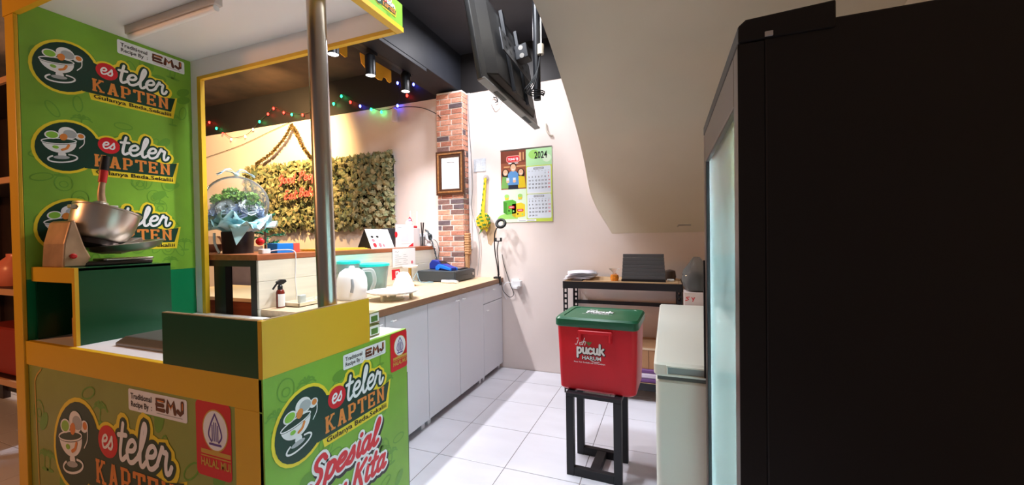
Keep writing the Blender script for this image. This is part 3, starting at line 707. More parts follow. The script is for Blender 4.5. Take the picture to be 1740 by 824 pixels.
q.rect(.17, .22, .12, .124, pgrey, 1); m.build('picture_print')
# black tumbler, QR stand, box, santa
t = tag(MB().use(mat('black_matte', (44, 46, 50), .5)).lathe([(0, 0), (.05, 0), (.066, .165), (.062, .167), (.048, .01), (0, .008)], (-2.27, 2.86, BT), 28, cap=False).build('plant_pot', smooth=40, base=True), 'plain matte black tapered pot behind the white QR stand', 'pot')
t = thing('payment_stand', 'white upright acrylic payment stand with red corner on the bar top', 'stand', (-2.15, 2.89, BT))
qd = Matrix.Translation((-2.12, 2.88, BT)) @ Matrix.Rotation(math.radians(-20), 4, 'Z')
m = MB(t).use(mat('acrylic_white', (242, 240, 242), .25)).box(-.0025, .0025, -.09, .09, 0, .195, M=qd); cardp = m.build('card')
MB(t).use(mat('acrylic_white')).box(-.06, -.0025, -.09, .09, 0, .004, M=qd).build('foot')
m = MB(t); q = Print(m, qd @ Vector((.0025, -.09, 0)), qd.to_3x3() @ Vector((0, 1, 0)), (0, 0, 1), qd.to_3x3() @ Vector((1, 0, 0)))
q.rect(.02, .06, .168, .174, pgrey, 0); q.poly([(.12, .004), (.175, .004), (.175, .04)], pred, 0); q.ell(.004, .11, .014, .026, pred, .2, n=14)
q.rect(.05, .13, .135, .138, pgrey, 0); q.rect(.05, .13, .05, .128, mat('print_pale_grey', (206, 208, 214), .4), 0); q.rect(.05, .15, .03, .033, pgrey, 0)
m.build('card_print', cardp)
t = thing('white_parcel_box', 'plain white carton standing on the bar beside the router', 'box', (-2.18, 3.06, BT))
MB(t).use(mat('white_card', (226, 220, 220), .6)).box(-2.26, -2.135, 2.99, 3.13, BT, BT+.17).build('carton', bevel=.002)
MB(t).use(mat('black_tape', (30, 30, 32), .4)).box(-2.1365, -2.1335, 2.992, 3.02, BT, BT+.171).build('tape_strip')
t = thing('santa_figurine', 'small white and red santa figurine sitting on the white carton', 'figurine', (-2.19, 3.05, BT+.17))
rd = mat('red_felt', (206, 40, 48), .8); wf = mat('white_felt', (238, 236, 240), .9)
MB(t).use(wf).lathe([(.03*math.sin(PI*k/10)+.001, .034-.034*math.cos(PI*k/10)) for k in range(11)], (-2.19, 3.04, BT+.175), 16).build('body', smooth=60)
MB(t).use(rd).tube([(-2.15, 3.03, BT+.178), (-2.145, 3.09, BT+.18)], .012, 10).build('legs', smooth=60)
MB(t).use(rd).lathe([(.021, 0), (.018, .02), (.008, .04), (.0, .05)], (-2.19, 3.055, BT+.225), 14).build('hat', smooth=60)
MB(t).use(mat('lilac_felt', (196, 170, 214), .8)).lathe([(.014*math.sin(PI*k/8), -.014*math.cos(PI*k/8)) for k in range(9)], (-2.175, 3.03, BT+.24), 12, cap=False).build('pompom', smooth=60)
# router with antennas
t = thing('wifi_router', 'white box router with two upright white antennas by the brick column', 'router', (-2.16, 3.22, BT))
MB(t).use(mat('pale_blue_grey_plastic', (206, 214, 222), .4)).rbox(-2.25, -2.17, 3.16, 3.275, BT, BT+.12, .008).build('body', smooth=40)
for y in (3.165, 3.27):
    MB(t).use(wplast).cyl((-2.262, y, BT+.05), (-2.262, y, BT+.335), .0065, .0055).build('antenna', smooth=40)
t = thing('pen_holder', 'clear cup holding black pens beside the white router', 'pen holder', (-2.115, 3.14, BT))
MB(t).use(clear_mat('clear_glass', (240, 236, 234), .06)).lathe([(0, .003), (.02, .003), (.024, .09), (.023, .09), (.019, .006)], (-2.115, 3.14, BT), 16, cap=False).build('cup', smooth=40)
for dx, dy in ((.006, -.02), (-.006, .02), (.01, .006)): MB(t).use(black).cyl((-2.115-dx*.3, 3.14-dy*.3, BT+.006), (-2.115+dx, 3.14+dy*1.3, BT+.22), .005).build('pen')
# security camera
t = thing('security_camera', 'round white security camera with black lens on the bar end', 'camera', (-2.105, 3.235, BT))
cc = Vector((-2.105, 3.235, BT+.088)); cd = Vector((.75, -.66, -.03)).normalized(); qq = cd.to_track_quat('Z', 'Y').to_matrix().to_4x4(); Mc = Matrix.Translation(cc) @ qq
MB(t).use(wplast).lathe([(.0, -.05), (.03, -.045), (.042, -.02), (.044, .02), (.04, .034), (.0, .036)], n=24, M=Mc, cap=False).build('head', smooth=50)
MB(t).use(black).lathe([(.0, .0362), (.024, .0362), (.024, .042), (.0, .043)], n=20, M=Mc @ Matrix.Diagonal((.8, 1.25, 1, 1)), cap=False).build('lens', smooth=40)
MB(t).use(wplast).lathe([(.0, 0), (.035, 0), (.036, .012), (.018, .025), (.016, .06)], (-2.11, 3.24, BT), 20).build('base', smooth=40)
# tinsel garland hanging off the bar
m = MB().use(mat('black_silver_tinsel', (52, 60, 66), .4, metal=.3)); path = catmull([(-2.10, 3.17, BT+.15), (-2.075, 3.19, BT+.12), (-2.05, 3.205, BT+.03), (-2.035, 3.225, 1.08), (-2.025, 3.235, 1.0), (-2.02, 3.24, .955)], 12)
tin2 = mat('silver_tinsel', (190, 206, 210), .3, metal=.6)
for i, p in enumerate(path):
    for k in range(9):
        d = Vector((random.uniform(-1, 1), random.uniform(-1, 1), random.uniform(-1, 1))).normalized(); w = d.orthogonal().normalized()*.003
        m.use(tin2 if k % 4 == 0 else MATS['black_silver_tinsel']).add([p-w, p+w, p+d*.016], [(0, 1, 2)])
m.use(MATS['black_silver_tinsel']).tube(path, .003, 5)
tag(m.build('tinsel_garland', base=True), 'black and silver tinsel garland draped over the bar end by the camera', 'garland')
# cables by the camera
tag(MB().use(black).tube([(-2.12, 3.262, BT+.05), (-2.07, 3.262, BT+.06), (-2.04, 3.27, BT+.03), (-2.02, 3.272, 1.09), (-2.03, 3.265, 1.0), (-2.02, 3.26, .94)], .003, 6, smooth=5).build('power_cable', smooth=40, base=True), 'black power cable looping down the brick column beside the bar', 'cable')
# price sheet hanging from bar edge
t = thing('price_sheet', 'white printed sheet taped to the bar front above the worktop', 'paper', (-2.062, 2.79, .985))
ps = MB(t).use(mat('paper_white', (244, 242, 244), .7)).box(-2.0655, -2.0645, 2.64, 2.95, .975, 1.128).build('sheet')
m = MB(t); q = pr_on(m, (-2.0645, 2.64, .975), 'x')
q.stroke([(.03, .124), (.045, .13), (.06, .122), (.08, .13)], .004, pgrey, 0)
for i in range(6): q.rect(.03, .03+.05+.03*(i % 3), .098-.016*i, .1015-.016*i, pgrey, 0); q.rect(.14, .18+.02*(i % 2), .098-.016*i, .1015-.016*i, pgrey, 0)
q.ell(.26, .03, .014, .014, pinkm, 0); m.build('sheet_print', ps)

# ---- things on the worktop
WT = .834
t = thing('spray_bottle', 'brown trigger spray bottle with white label beside the plank front', 'bottle', (-2.02, 1.60, WT))
amber = mat('amber_brown_plastic', (112, 36, 26), .25)
MB(t).use(amber).lathe([(0, 0), (.021, 0), (.022, .004), (.022, .085), (.018, .098), (.011, .104)], (-2.02, 1.60, WT), 24, cap=True).build('bottle', smooth=40)
m = MB(t).use(pwhite); rr = .0224
m.loft([[Vector((-2.02+rr*math.cos(a), 1.60+rr*math.sin(a), z)) for a in [(-70+12*k)*PI/180 for k in range(12)]] for z in (WT+.008, WT+.078)], False, False, closed=False); m.build('bottle_label', smooth=40)
MB(t).use(black).lathe([(.013, .1), (.013, .122), (.009, .125), (.009, .132)], (-2.02, 1.60, WT), 18).build('collar', smooth=40)
MB(t).use(black).prism([(-2.028, 1.575, WT+.146), (-2.028, 1.60, WT+.158), (-2.028, 1.63, WT+.155), (-2.028, 1.637, WT+.143), (-2.028, 1.615, WT+.13), (-2.028, 1.59, WT+.13)], (.016, 0, 0)).build('spray_head', bevel=.002)
MB(t).use(black).tube([(-2.02, 1.585, WT+.142), (-2.02, 1.572, WT+.128), (-2.02, 1.555, WT+.108)], .005, 8, smooth=4).build('trigger', smooth=40)
t = thing('knife_tray', 'long shallow cream tray with plastic bits along the plank front', 'tray', (-1.98, 1.74, WT))
cr = mat('cream_plastic', (232, 222, 196), .5)
m = MB(t).use(cr); m.box(-2.045, -1.915, 1.63, 1.85, WT, WT+.006)
m.box(-1.92, -1.915, 1.63, 1.85, WT, WT+.024).box(-2.045, -2.04, 1.63, 1.85, WT, WT+.024).box(-2.045, -1.915, 1.63, 1.635, WT, WT+.024).box(-2.045, -1.915, 1.845, 1.85, WT, WT+.024); m.build('tray_body', bevel=.001)
MB(t).use(mat('grey_tag', (176, 184, 184), .5)).rbox(-2.01, -1.985, 1.70, 1.74, WT+.006, WT+.055, .003).build('grey_block', smooth=40)
m = MB(t).use(clear_mat('crinkled_film', (248, 248, 248), .3))
for k in range(10):
    c = Vector((random.uniform(-2.03, -1.93), random.uniform(1.79, 1.83), WT+.012)); m.add([c, c+Vector((.03, .02, random.uniform(.0, .03))), c+Vector((.0, .05, random.uniform(.01, .035))), c+Vector((-.02, .03, .004))], [(0, 1, 2, 3)])
m.build('plastic_film')
# kettle
t = thing('water_kettle', 'white rounded water kettle with grey level window behind the yellow board', 'kettle', (-1.86, 1.975, WT))
kc = (-1.86, 1.975, WT)
MB(t).use(wplast).lathe([(0, 0), (.085, 0), (.09, .01), (.088, .03), (.092, .08), (.088, .13), (.072, .17), (.045, .19), (0, .196)], kc, 32, cap=False).build('body', smooth=50)
MB(t).use(mat('level_window_grey', (150, 156, 162), .3)).tube([(-1.800, 1.905, WT+.05), (-1.795, 1.910, WT+.09), (-1.805, 1.915, WT+.13)], .009, 8, smooth=4).build('level_window', smooth=50)
MB(t).use(clear_mat('kettle_handle_clear', (236, 240, 240), .35)).tube([(-1.830, 2.035, WT+.175), (-1.800, 2.090, WT+.17), (-1.790, 2.100, WT+.1), (-1.800, 2.070, WT+.03)], .012, 10, smooth=5).build('handle', smooth=50)
MB(t).use(wplast).lathe([(0, .19), (.016, .192), (.018, .2), (.012, .208), (0, .21)], kc, 16, cap=False).build('lid_knob', smooth=50)
# teal lidded tubs
teal = mat('teal_plastic', (30, 216, 206), .35)
def tub(x, y, h, r, label):
    t = thing('lidded_tub', label, 'container', (x, y, WT))
    MB(t).use(clear_mat('milky_tub', (214, 240, 240), .35)).lathe([(0, .002), (r*.8, .002), (r, h-.02), (r-.001, h-.02), (r*.78, .006)], (x, y, WT), 32, cap=False).build('tub', smooth=50)
    MB(t).use(teal).lathe([(0, h), (r*.85, h), (r*1.06, h-.005), (r*1.08, h-.020), (r*1.03, h-.022)], (x, y, WT), 36, cap=False).build('lid', smooth=50)
    MB(t).use(mat('teal_contents', (96, 176, 176), .6)).lathe([(0, .006), (r*.75, .006), (r*.8, .03), (r*.5, .05), (0, .04)], (x, y, WT), 24, cap=False).build('contents', smooth=50)
tub(-1.95, 2.285, .205, .10, 'clear tub with bright teal lid right behind the water kettle')
tub(-1.99, 2.085, .235, .07, 'taller clear tub with teal lid against the plank front')
# cake stand with cone
t = thing('cake_stand', 'white round turntable cake stand near the worktop edge', 'cake stand', (-1.60, 2.04, WT))
pl = mat('glazed_white', (244, 242, 240), .2)
MB(t).use(pl).lathe([(0, .040), (.138, .040), (.154, .046), (.155, .054), (.142, .052), (0, .048)], (-1.60, 2.04, WT), 40, cap=False).build('plate', smooth=40)
MB(t).use(mat('cream_plastic')).lathe([(0, 0), (.07, 0), (.07, .006), (.02, .012), (.02, .04)], (-1.60, 2.04, WT), 28).build('foot', smooth=40)
for a in (.6, 2.7, 4.8): MB(t).use(mat('cream_plastic')).box(-1.60+.11*math.cos(a)-.008, -1.60+.11*math.cos(a)+.008, 2.04+.11*math.sin(a)-.008, 2.04+.11*math.sin(a)+.008, WT, WT+.041).build('support')
tag(MB().use(mat('white_paper_cloth', (246, 245, 246), .8)).lathe([(.0, .125), (.035, .12), (.052, .09), (.075, .03), (.085, 0), (.0, 0)], (-1.86, 2.50, WT), 20, cap=False).build('folded_napkin_cone', smooth=60, base=True), 'white folded cloth cone behind the white cake stand', 'cloth')
t = thing('table_sign', 'small red sign with a white square standing on the worktop', 'sign', (-1.955, 2.55, WT))
sg = MB(t).use(pred).box(-1.99, -1.986, 2.53, 2.625, WT+.055, WT+.135).build('board', bevel=.001)
MB(t).use(wplast).box(-1.995, -1.97, 2.545, 2.61, WT, WT+.004).box(-1.99, -1.986, 2.57, 2.585, WT, WT+.056).build('stand')
m = MB(t); q = pr_on(m, (-1.986, 2.53, WT+.055), 'x'); q.rect(.04, .08, .022, .066, pwhite, 0); q.ell(.06, .044, .012, .012, pinkm, 1); q.rect(.02, .07, .006, .01, pwhite, 0); m.build('sign_print', sg)
t = thing('gold_pedestal_stand', 'small white dish on a gold column stand on the worktop', 'stand', (-1.90, 2.64, WT))
gold = mat('brass_gold', (214, 170, 84), .3, metal=.8)
MB(t).use(gold).lathe([(0, 0), (.045, 0), (.045, .006), (.014, .012), (.0125, .02), (.0125, .145)], (-1.90, 2.64, WT), 20).build('column', smooth=40)
MB(t).use(pl).lathe([(0, .145), (.055, .147), (.062, .16), (.06, .162), (0, .152)], (-1.90, 2.64, WT), 28, cap=False).build('dish', smooth=40)
# cash drawer
t = thing('cash_drawer', 'dark grey metal cash drawer with lock on the worktop', 'cash drawer', (-1.85, 3.12, WT))
cdm = mat('charcoal_metal', (58, 64, 68), .42, var=.06, vscale=3)
MB(t).use(cdm).rbox(-2.03, -1.662, 2.925, 3.278, WT+.006, WT+.094, .006).build('case', smooth=40)
MB(t).use(mat('charcoal_front', (48, 52, 56), .4)).rbox(-1.662, -1.648, 2.925, 3.278, WT+.008, WT+.09, .004).build('drawer_front', smooth=40)
MB(t).use(black).box(-1.648, -1.6465, 2.985, 3.14, WT+.052, WT+.057).build('slot')
MB(t).use(chrome).lathe([(.013, 0), (.013, .004), (.005, .005)], (-1.648, 3.235, WT+.05), 16, axis='x').build('lock', smooth=40)
for x in (-2.0, -1.69):
    for y in (2.95, 3.25): MB(t).use(black).lathe([(.012, 0), (.012, .006)], (x, y, WT), 10).build('foot')
DT = WT+.094
t = thing('card_reader', 'blue and black card payment terminal lying on the cash drawer', 'card reader', (-1.85, 3.03, DT))
M_ = Matrix.Translation((-1.80, 3.02, DT)) @ Matrix.Rotation(math.radians(-18), 4, 'Z')
blu = mat('bright_blue_plastic', (22, 120, 226), .3); navy = mat('navy_plastic', (26, 46, 140), .35)
def prism_m(mb, pts, d, M): mb.prism([M @ Vector(p) for p in pts], M.to_3x3() @ Vector(d)); return mb
prism_m(MB(t).use(blu), [(-.10, -.035, 0), (-.06, -.035, .0), (-.04, -.035, .018), (.0, -.035, .015), (.10, -.035, .0), (.10, -.035, .022), (-.02, -.035, .05), (-.065, -.035, .052), (-.10, -.035, .03)], (0, .012, 0), M_).build('blue_side', bevel=.003)
prism_m(MB(t).use(navy), [(-.095, -.022, .0), (.095, -.022, .0), (.095, -.022, .024), (-.02, -.022, .056), (-.07, -.022, .058), (-.095, -.022, .035)], (0, .06, 0), M_).build('body', bevel=.004)
prism_m(MB(t).use(blu), [(-.10, .038, 0), (.10, .038, 0), (.10, .038, .022), (-.02, .038, .05), (-.065, .038, .052), (-.10, .038, .03)], (0, .010, 0), M_).build('blue_side', bevel=.003)
prism_m(MB(t).use(black), [(-.06, -.016, .0585), (-.025, -.016, .0575), (-.025, .03, .0575), (-.06, .03, .0585)], (0, 0, .002), M_).build('screen')
t = thing('second_card_reader', 'dark navy card terminal resting behind the bright blue one', 'card reader', (-1.92, 3.13, DT))
M_ = Matrix.Translation((-1.92, 3.13, DT)) @ Matrix.Rotation(math.radians(-8), 4, 'Z')
prism_m(MB(t).use(navy), [(-.10, -.04, 0), (.10, -.04, 0), (.10, -.04, .03), (.0, -.04, .075), (-.07, -.04, .085), (-.10, -.04, .05)], (0, .08, 0), M_).build('body', bevel=.008)
prism_m(MB(t).use(black), [(.01, -.035, .073), (.085, -.035, .040), (.085, .035, .040), (.01, .035, .073)], (.001, 0, .003), M_).build('keypad')
t = tag(MB().use(black).rbox(-1.78, -1.70, 3.10, 3.25, DT, DT+.010, .01).use(mat('phone_screen', (150, 160, 170), .15)).box(-1.765, -1.72, 3.13, 3.2, DT+.010, DT+.0105).build('mobile_phone', smooth=40, base=True), 'black phone lying face up on the cash drawer', 'phone')
tag(MB().use(wplast).tube([(-1.60+.0, 2.86, WT+.013), (-1.64, 2.885, WT+.014), (-1.70, 2.87, WT+.014), (-1.76, 2.89, WT+.013)], .013, 10, smooth=4).build('glue_bottle', smooth=50, base=True), 'small white tube lying in front of the cash drawer', 'tube')
tag(MB().use(mat('blue_grey_cable', (120, 150, 160), .5)).tube([(-1.86, 2.90, WT+.003), (-1.92, 2.87, WT+.003), (-1.99, 2.90, WT+.004), (-2.04, 2.88, WT+.02), (-2.045, 2.95, WT+.08), (-2.00, 2.89, WT+.05), (-1.95, 2.86, WT+.003), (-1.88, 2.84, WT+.003), (-1.84, 2.88, WT+.003), (-1.90, 2.90, WT+.006)], .003, 6, smooth=6).build('usb_cable', smooth=40, base=True), 'tangled blue-grey cable lying beside the cash drawer', 'cable')
# rattan stick leaning by the column
t = thing('woven_fly_swatter', 'woven rattan beater with plain handle leaning on the brick column', 'rattan beater', (-1.735, 3.32, WT))
rat = mat('rattan', (196, 146, 100), .7, var=.25, vscale=60, stretch=(1, 1, 4))
MB(t).use(rat).rbox(-1.752, -1.722, 3.285, 3.325, WT, WT+.24, .006).build('handle')
for k in range(9): MB(t).use(rat).rbox(-1.756-.002*(k % 2), -1.706+.002*(k % 2), 3.278, 3.332, WT+.22+.022*k, WT+.241+.022*k, .012).build('woven_band')
# product packs beside the guard board
for k in range(2):
    t = thing('snack_pack', 'small printed %s carton in clear wrap by the yellow guard board' % ('lower' if k == 0 else 'upper'), 'carton', (-1.21, 1.33, CZ+.055*k), group='wrapped cartons on the cart counter')
    MB(t).use(mat('pack_tan', (178, 140, 96), .4, var=.4, vscale=40, rgb2=(96, 120, 52))).box(-1.30, -1.15, 1.275, 1.375, CZ+.052*k+.001, CZ+.051+.052*k).build('carton', bevel=.002)
    mm = MB(t).use(pwhite).box(-1.1515, -1.149, 1.315, 1.37, CZ+.008+.052*k, CZ+.046+.052*k); mm.use(mat('pack_green', (84, 128, 60), .4)).box(-1.150, -1.1485, 1.322, 1.362, CZ+.012+.052*k, CZ+.036+.052*k); mm.build('pack_label')
# ring light with clamp
t = thing('ring_light', 'black clip-on ring light with gooseneck and phone holder at the worktop corner', 'ring light', (-1.43, 3.32, WT))
MB(t).use(black).rbox(-1.47, -1.415, 3.29, 3.34, WT, WT+.018, .004).use(black).box(-1.4155, -1.41, 3.30, 3.33, WT-.06, WT+.018).lathe([(.008, 0), (.008, .03)], (-1.43, 3.315, WT+.012), 10).build('clamp', smooth=40)
MB(t).use(black).tube([(-1.43, 3.315, WT+.03), (-1.44, 3.315, WT+.12), (-1.455, 3.31, WT+.22), (-1.462, 3.31, WT+.33), (-1.45, 3.30, WT+.42), (-1.415, 3.295, WT+.475)], .0055, 8, smooth=5).build('gooseneck', smooth=50)
MB(t).use(black).tube([(-1.425, 3.32, WT+.03), (-1.432, 3.32, WT+.15), (-1.44, 3.32, WT+.25), (-1.425, 3.315, WT+.335)], .005, 8, smooth=5).build('gooseneck', smooth=50)
MB(t).use(black).rbox(-1.452, -1.398, 3.305, 3.325, WT+.335, WT+.345, .004).box(-1.456, -1.446, 3.30, 3.33, WT+.335, WT+.37).box(-1.404, -1.394, 3.30, 3.33, WT+.335, WT+.37).build('phone_holder', bevel=.002)
rc = Vector((-1.385, 3.285, WT+.497)); Mr = Matrix.Translation(rc) @ Matrix.Rotation(math.radians(62), 4, 'X') @ Matrix.Rotation(math.radians(10), 4, 'Y')
pts = [Mr @ Vector((.038*math.cos(2*PI*k/28), .038*math.sin(2*PI*k/28), 0)) for k in range(29)]
MB(t).use(black).tube(pts, .0135, 10).build('ring', smooth=50)
MB(t).use(black).tube([(-1.41, 3.33, WT-.03), (-1.405, 3.345, .74), (-1.39, 3.36, .70), (-1.345, 3.375, .66), (-1.31, 3.38, .69), (-1.345, 3.385, .78), (-1.40, 3.385, .95), (-1.42, 3.385, 1.05)], .003, 6, smooth=6).build('cable', smooth=40)

# ================================================================== ON THE BACK WALL
# wall calendar
t = thing('wall_calendar', 'glossy wall calendar sheet for 2024 with three smiling people and tea boxes', 'calendar', (-1.18, 3.39, 1.345))
sh = MB(t).use(mat('calendar_sheet', (240, 238, 226), .4)).box(-1.422, -.936, 3.394, 3.3955, 1.343, 1.998).build('sheet')
MB(t).use(chrome).box(-1.424, -.934, 3.391, 3.397, 1.996, 2.006).build('metal_strip')
m = MB(t); q = pr_on(m, (-1.422, 3.394, 1.343), 'y')
C = lambda n, c=(200,200,200): mat('calendar_'+n, c, .4)
q.rect(0, .245, .30, .652, C('interior', (150, 84, 60)), 0); q.rect(0, .245, .54, .652, C('ceiling', (120, 62, 46)), .4)
q.rect(.03, .24, .50, .512, C('shelf', (214, 160, 110)), .8); q.rect(.18, .20, .55, .63, C('shelf'), .8); q.rect(.215, .225, .56, .63, C('shelf'), .8)
q.rect(.245, .486, .50, .652, C('mint', (184, 230, 176)), 0); q.ell(.32, .60, .05, .04, C('lime', (160, 214, 110)), .4); q.ell(.44, .56, .04, .035, C('pale', (222, 242, 214)), .4)
q.rect(.245, .486, .0, .50, C('lime2', (206, 226, 90)), 0); q.rect(0, .245, 0, .30, C('pale'), 0); q.ell(.06, .03, .10, .05, C('lime'), .3, a0=0, a1=180)
# brand badge
q.rect(.055, .19, .545, .605, C('badge_pink', (226, 150, 140)), 1.2, r=.02); q.rect(.062, .183, .552, .598, pred, 1.5, r=.017); q.text('TONG TJI', .072, .564, .028, pwhite, 2, bold=.0012, width=.10)
q.rect(.075, .17, .532, .540, pwhite, 1.3)
skin = C('skin', (232, 184, 150)); hair = C('hair', (34, 22, 20)); shirt = C('shirt', (96, 150, 206)); jeans = C('jeans', (38, 42, 56)); yell = C('blouse', (226, 196, 40)); grn = C('blouse2', (120, 170, 90))
for hx, hy, r, cl, hr in ((.045, .455, .026, grn, .036), (.195, .450, .026, yell, .036)):
    q.ell(hx, hy-.01, hr, hr*1.25, hair, 1.0); q.poly([(hx-.045, .31), (hx+.045, .31), (hx+.035, .41), (hx-.03, .42)], cl, 1.1); q.ell(hx, hy, r*.9, r*1.1, skin, 1.4)
    q.ellstroke(hx, hy-.006, .010, .008, .004, pwhite, 1.8, a0=190, a1=350, n=8)
q.poly([(.07, .30), (.17, .30), (.165, .345), (.075, .345)], jeans, 1.3); q.poly([(.065, .34), (.175, .34), (.17, .44), (.145, .465), (.095, .465), (.07, .44)], shirt, 1.7)
q.ell(.122, .505, .032, .036, hair, 1.8); q.ell(.122, .495, .027, .034, skin, 2.1); q.ellstroke(.122, .487, .012, .009, .0045, pwhite, 2.4, a0=190, a1=350, n=8)
for x in (.068, .132): q.rect(x-.014, x+.014, .37, .405, C('glass', (214, 220, 226)), 2.4); q.ell(x, .372, .016, .012, skin, 2.6)
# boxes of tea
for x0, y0, cl, c2 in ((.02, .07, C('box_green', (92, 176, 60)), C('box_green_side', (70, 140, 46))), (.105, .04, C('box_yellow', (232, 206, 50)), C('box_yellow_side', (206, 176, 40)))):
    q.poly([(x0, y0+.02), (x0+.035, y0), (x0+.035, y0+.11), (x0, y0+.125)], c2, 2); q.poly([(x0+.035, y0), (x0+.125, y0+.012), (x0+.125, y0+.118), (x0+.035, y0+.11)], cl, 2)
    q.poly([(x0, y0+.125), (x0+.035, y0+.11), (x0+.125, y0+.118), (x0+.09, y0+.136)], cl, 2); q.rect(x0+.05, x0+.11, y0+.055, y0+.08, pred, 2.4, r=.008); q.rect(x0+.06, x0+.1, y0+.065, y0+.071, pwhite, 2.7)
    q.ell(x0+.055, y0+.035, .008, .008, hair, 2.4, n=10); q.ell(x0+.1, y0+.03, .008, .01, C('lime'), 2.4, n=10)
for x in (.055, .185): q.poly([(x-.022, .235), (x+.022, .235), (x+.016, .205), (x-.016, .205)], C('cupcake', (226, 200, 60)), 2.8); q.ell(x, .24, .022, .016, C('lime'), 3)
# 2024 and month grids
q.text('2024', .325, .562, .085, pblack, 1, bold=.0018, width=.118)
for y0, y1, mon in ((.255, .492, 'NOVEMBER'), (.03, .245, 'DECEMBER')):
    q.rect(.252, .476, y0, y1, C('grid', (226, 234, 246)), 1, r=.012); q.rect(.315, .41, y1-.028, y1-.010, C('head', (140, 146, 160)), 1.3, r=.003); q.text(mon, .322, y1-.024, .014, pwhite, 1.6, bold=.0003, width=.08)
    days = list(range(1, 31 if mon == 'NOVEMBER' else 32)); st = 5 if mon == 'NOVEMBER' else 0
    for i, d in enumerate(days):
        k = i+st; q.text(str(d), .268+.030*(k % 7), y1-.068-.032*(k//7), .019, pred if k % 7 == 6 else pblack, 1.4, bold=.0006)
    for k in range(7): q.rect(.268+.030*k, .282+.030*k, y1-.043, y1-.039, pgrey, 1.4)
q.rect(.252, .476, .250, .262, pwhite, 1.6, r=.004); q.rect(.155, .335, .005, .022, pwhite, 1.2, r=.004); q.rect(.17, .235, .011, .016, pgrey, 1.5); q.rect(.25, .32, .011, .016, pgrey, 1.5)
m.build('calendar_print', sh)
# framed certificate on the column
t = thing('framed_certificate', 'ornate dark wooden frame with a printed certificate on the brick column', 'picture frame', (-1.87, 3.285, 1.615))
fr = mat('dark_walnut', (64, 36, 22), .35); fg = mat('worn_gilt', (150, 104, 62), .4, metal=.3, var=.3, vscale=60)
x0, x1, z0, z1 = -2.035, -1.735, 1.612, 2.02
def frame_ring(mb, a, b, y0, y1):
    mb.box(x0+a, x1-a, y0, y1, z0+a, z0+b).box(x0+a, x1-a, y0, y1, z1-b, z1-a).box(x0+a, x0+b, y0, y1, z0+b, z1-b).box(x1-b, x1-a, y0, y1, z0+b, z1-b); return mb
frame_ring(MB(t).use(fr), 0, .018, 3.262, 3.286).build('outer_moulding', bevel=.003)
frame_ring(MB(t).use(fg), .018, .034, 3.258, 3.284).build('gilt_band', bevel=.003)
frame_ring(MB(t).use(fr), .034, .056, 3.266, 3.284).build('inner_moulding', bevel=.003)
cp = MB(t).use(mat('certificate_paper', (236, 234, 232), .5)).box(x0+.05, x1-.05, 3.276, 3.278, z0+.05, z1-.05).build('certificate')
m = MB(t); q = pr_on(m, (x0+.056, 3.276, z0+.056), 'y'); w, h = .188, .296
for k in range(19): q.rect(.012+.009*k, .017+.009*k, .012, .017, pgrey, 0); q.rect(.012+.009*k, .017+.009*k, h-.017, h-.012, pgrey, 0)
for k in range(30): q.rect(.012, .017, .012+.009*k, .017+.009*k, pgrey, 0); q.rect(w-.017, w-.012, .012+.009*k, .017+.009*k, pgrey, 0)
q.rect(.055, .135, h-.052, h-.047, pblack, 0); q.stroke([(.075, h-.072), (.09, h-.066), (.105, h-.074), (.118, h-.068)], .003, pgrey, 0)
for k in range(10): q.rect(.03, .03+random.uniform(.10, .13), h-.10-.014*k, h-.0975-.014*k, pgrey, 0)
for x in (.045, .095, .135): q.stroke([(x-.012, .035), (x, .042), (x+.01, .034)], .002, pblack, 0)
m.build('certificate_print', cp)
MB(t).use(clear_mat('frame_glass', (252, 252, 252), gloss=.03)).box(x0+.045, x1-.045, 3.270, 3.2715, z0+.045, z1-.045).build('glass_pane')
# switch plate, ketupat, patch, conduit and cables
tag(MB().use(mat('pearl_sticker', (214, 220, 228), .3, var=.15, vscale=60)).box(-1.70, -1.575, 3.394, 3.3975, 1.83, 1.95).build('wall_sticker', base=True), 'pale silvery square sticker on the wall right of the framed certificate', 'sticker')
t = thing('ketupat_ornament', 'yellow and green woven ketupat paper ornament hanging on the wall', 'ornament', (-1.59, 3.37, 1.24))
ky = mat('yellow_satin_ribbon', (236, 214, 50), .4, var=.25, vscale=30, rgb2=(206, 176, 30)); kg = mat('green_satin_ribbon', (46, 130, 60), .4)
MB(t).use(ky).prism([(-1.585, 3.378, 1.76), (-1.560, 3.378, 1.765), (-1.585, 3.372, 1.43), (-1.625, 3.372, 1.43)], (0, -.004, 0)).build('ribbon_strap')
m = MB(t).use(kg)
for k in range(6): m.box(-.005, .003, -.006, -.0045, 0, .02, M=Matrix.Translation((-1.583-.007*k+.004*(k % 2), 3.374-.001*k, 1.70-.05*k)))
m.build('ribbon_print')
mk = MB(t)
cen = Vector((-1.592, 3.335, 1.36))
for k in range(-4, 5):
    for j in range(-4, 5):
        a, b = k/4.4, j/4.4; rr = math.hypot(a, b)
        if rr > 1.02: continue
        dpt = .05*math.sqrt(max(0, 1.05-rr*rr)); p = cen+Vector((a*.066+.006*(j % 2), -dpt+.03, b*.072)); s_ = .0135
        mk.use(kg if (k*3+j*5) % 7 in (0, 3) else ky).add([p+Vector((0, -.004, s_)), p+Vector((s_, .001, 0)), p+Vector((0, 0, -s_)), p+Vector((-s_, .001, 0)), p+Vector((0, .03, 0))], [(0, 1, 2, 3), (0, 4, 1), (1, 4, 2), (2, 4, 3), (3, 4, 0)])
mk.build('woven_body')
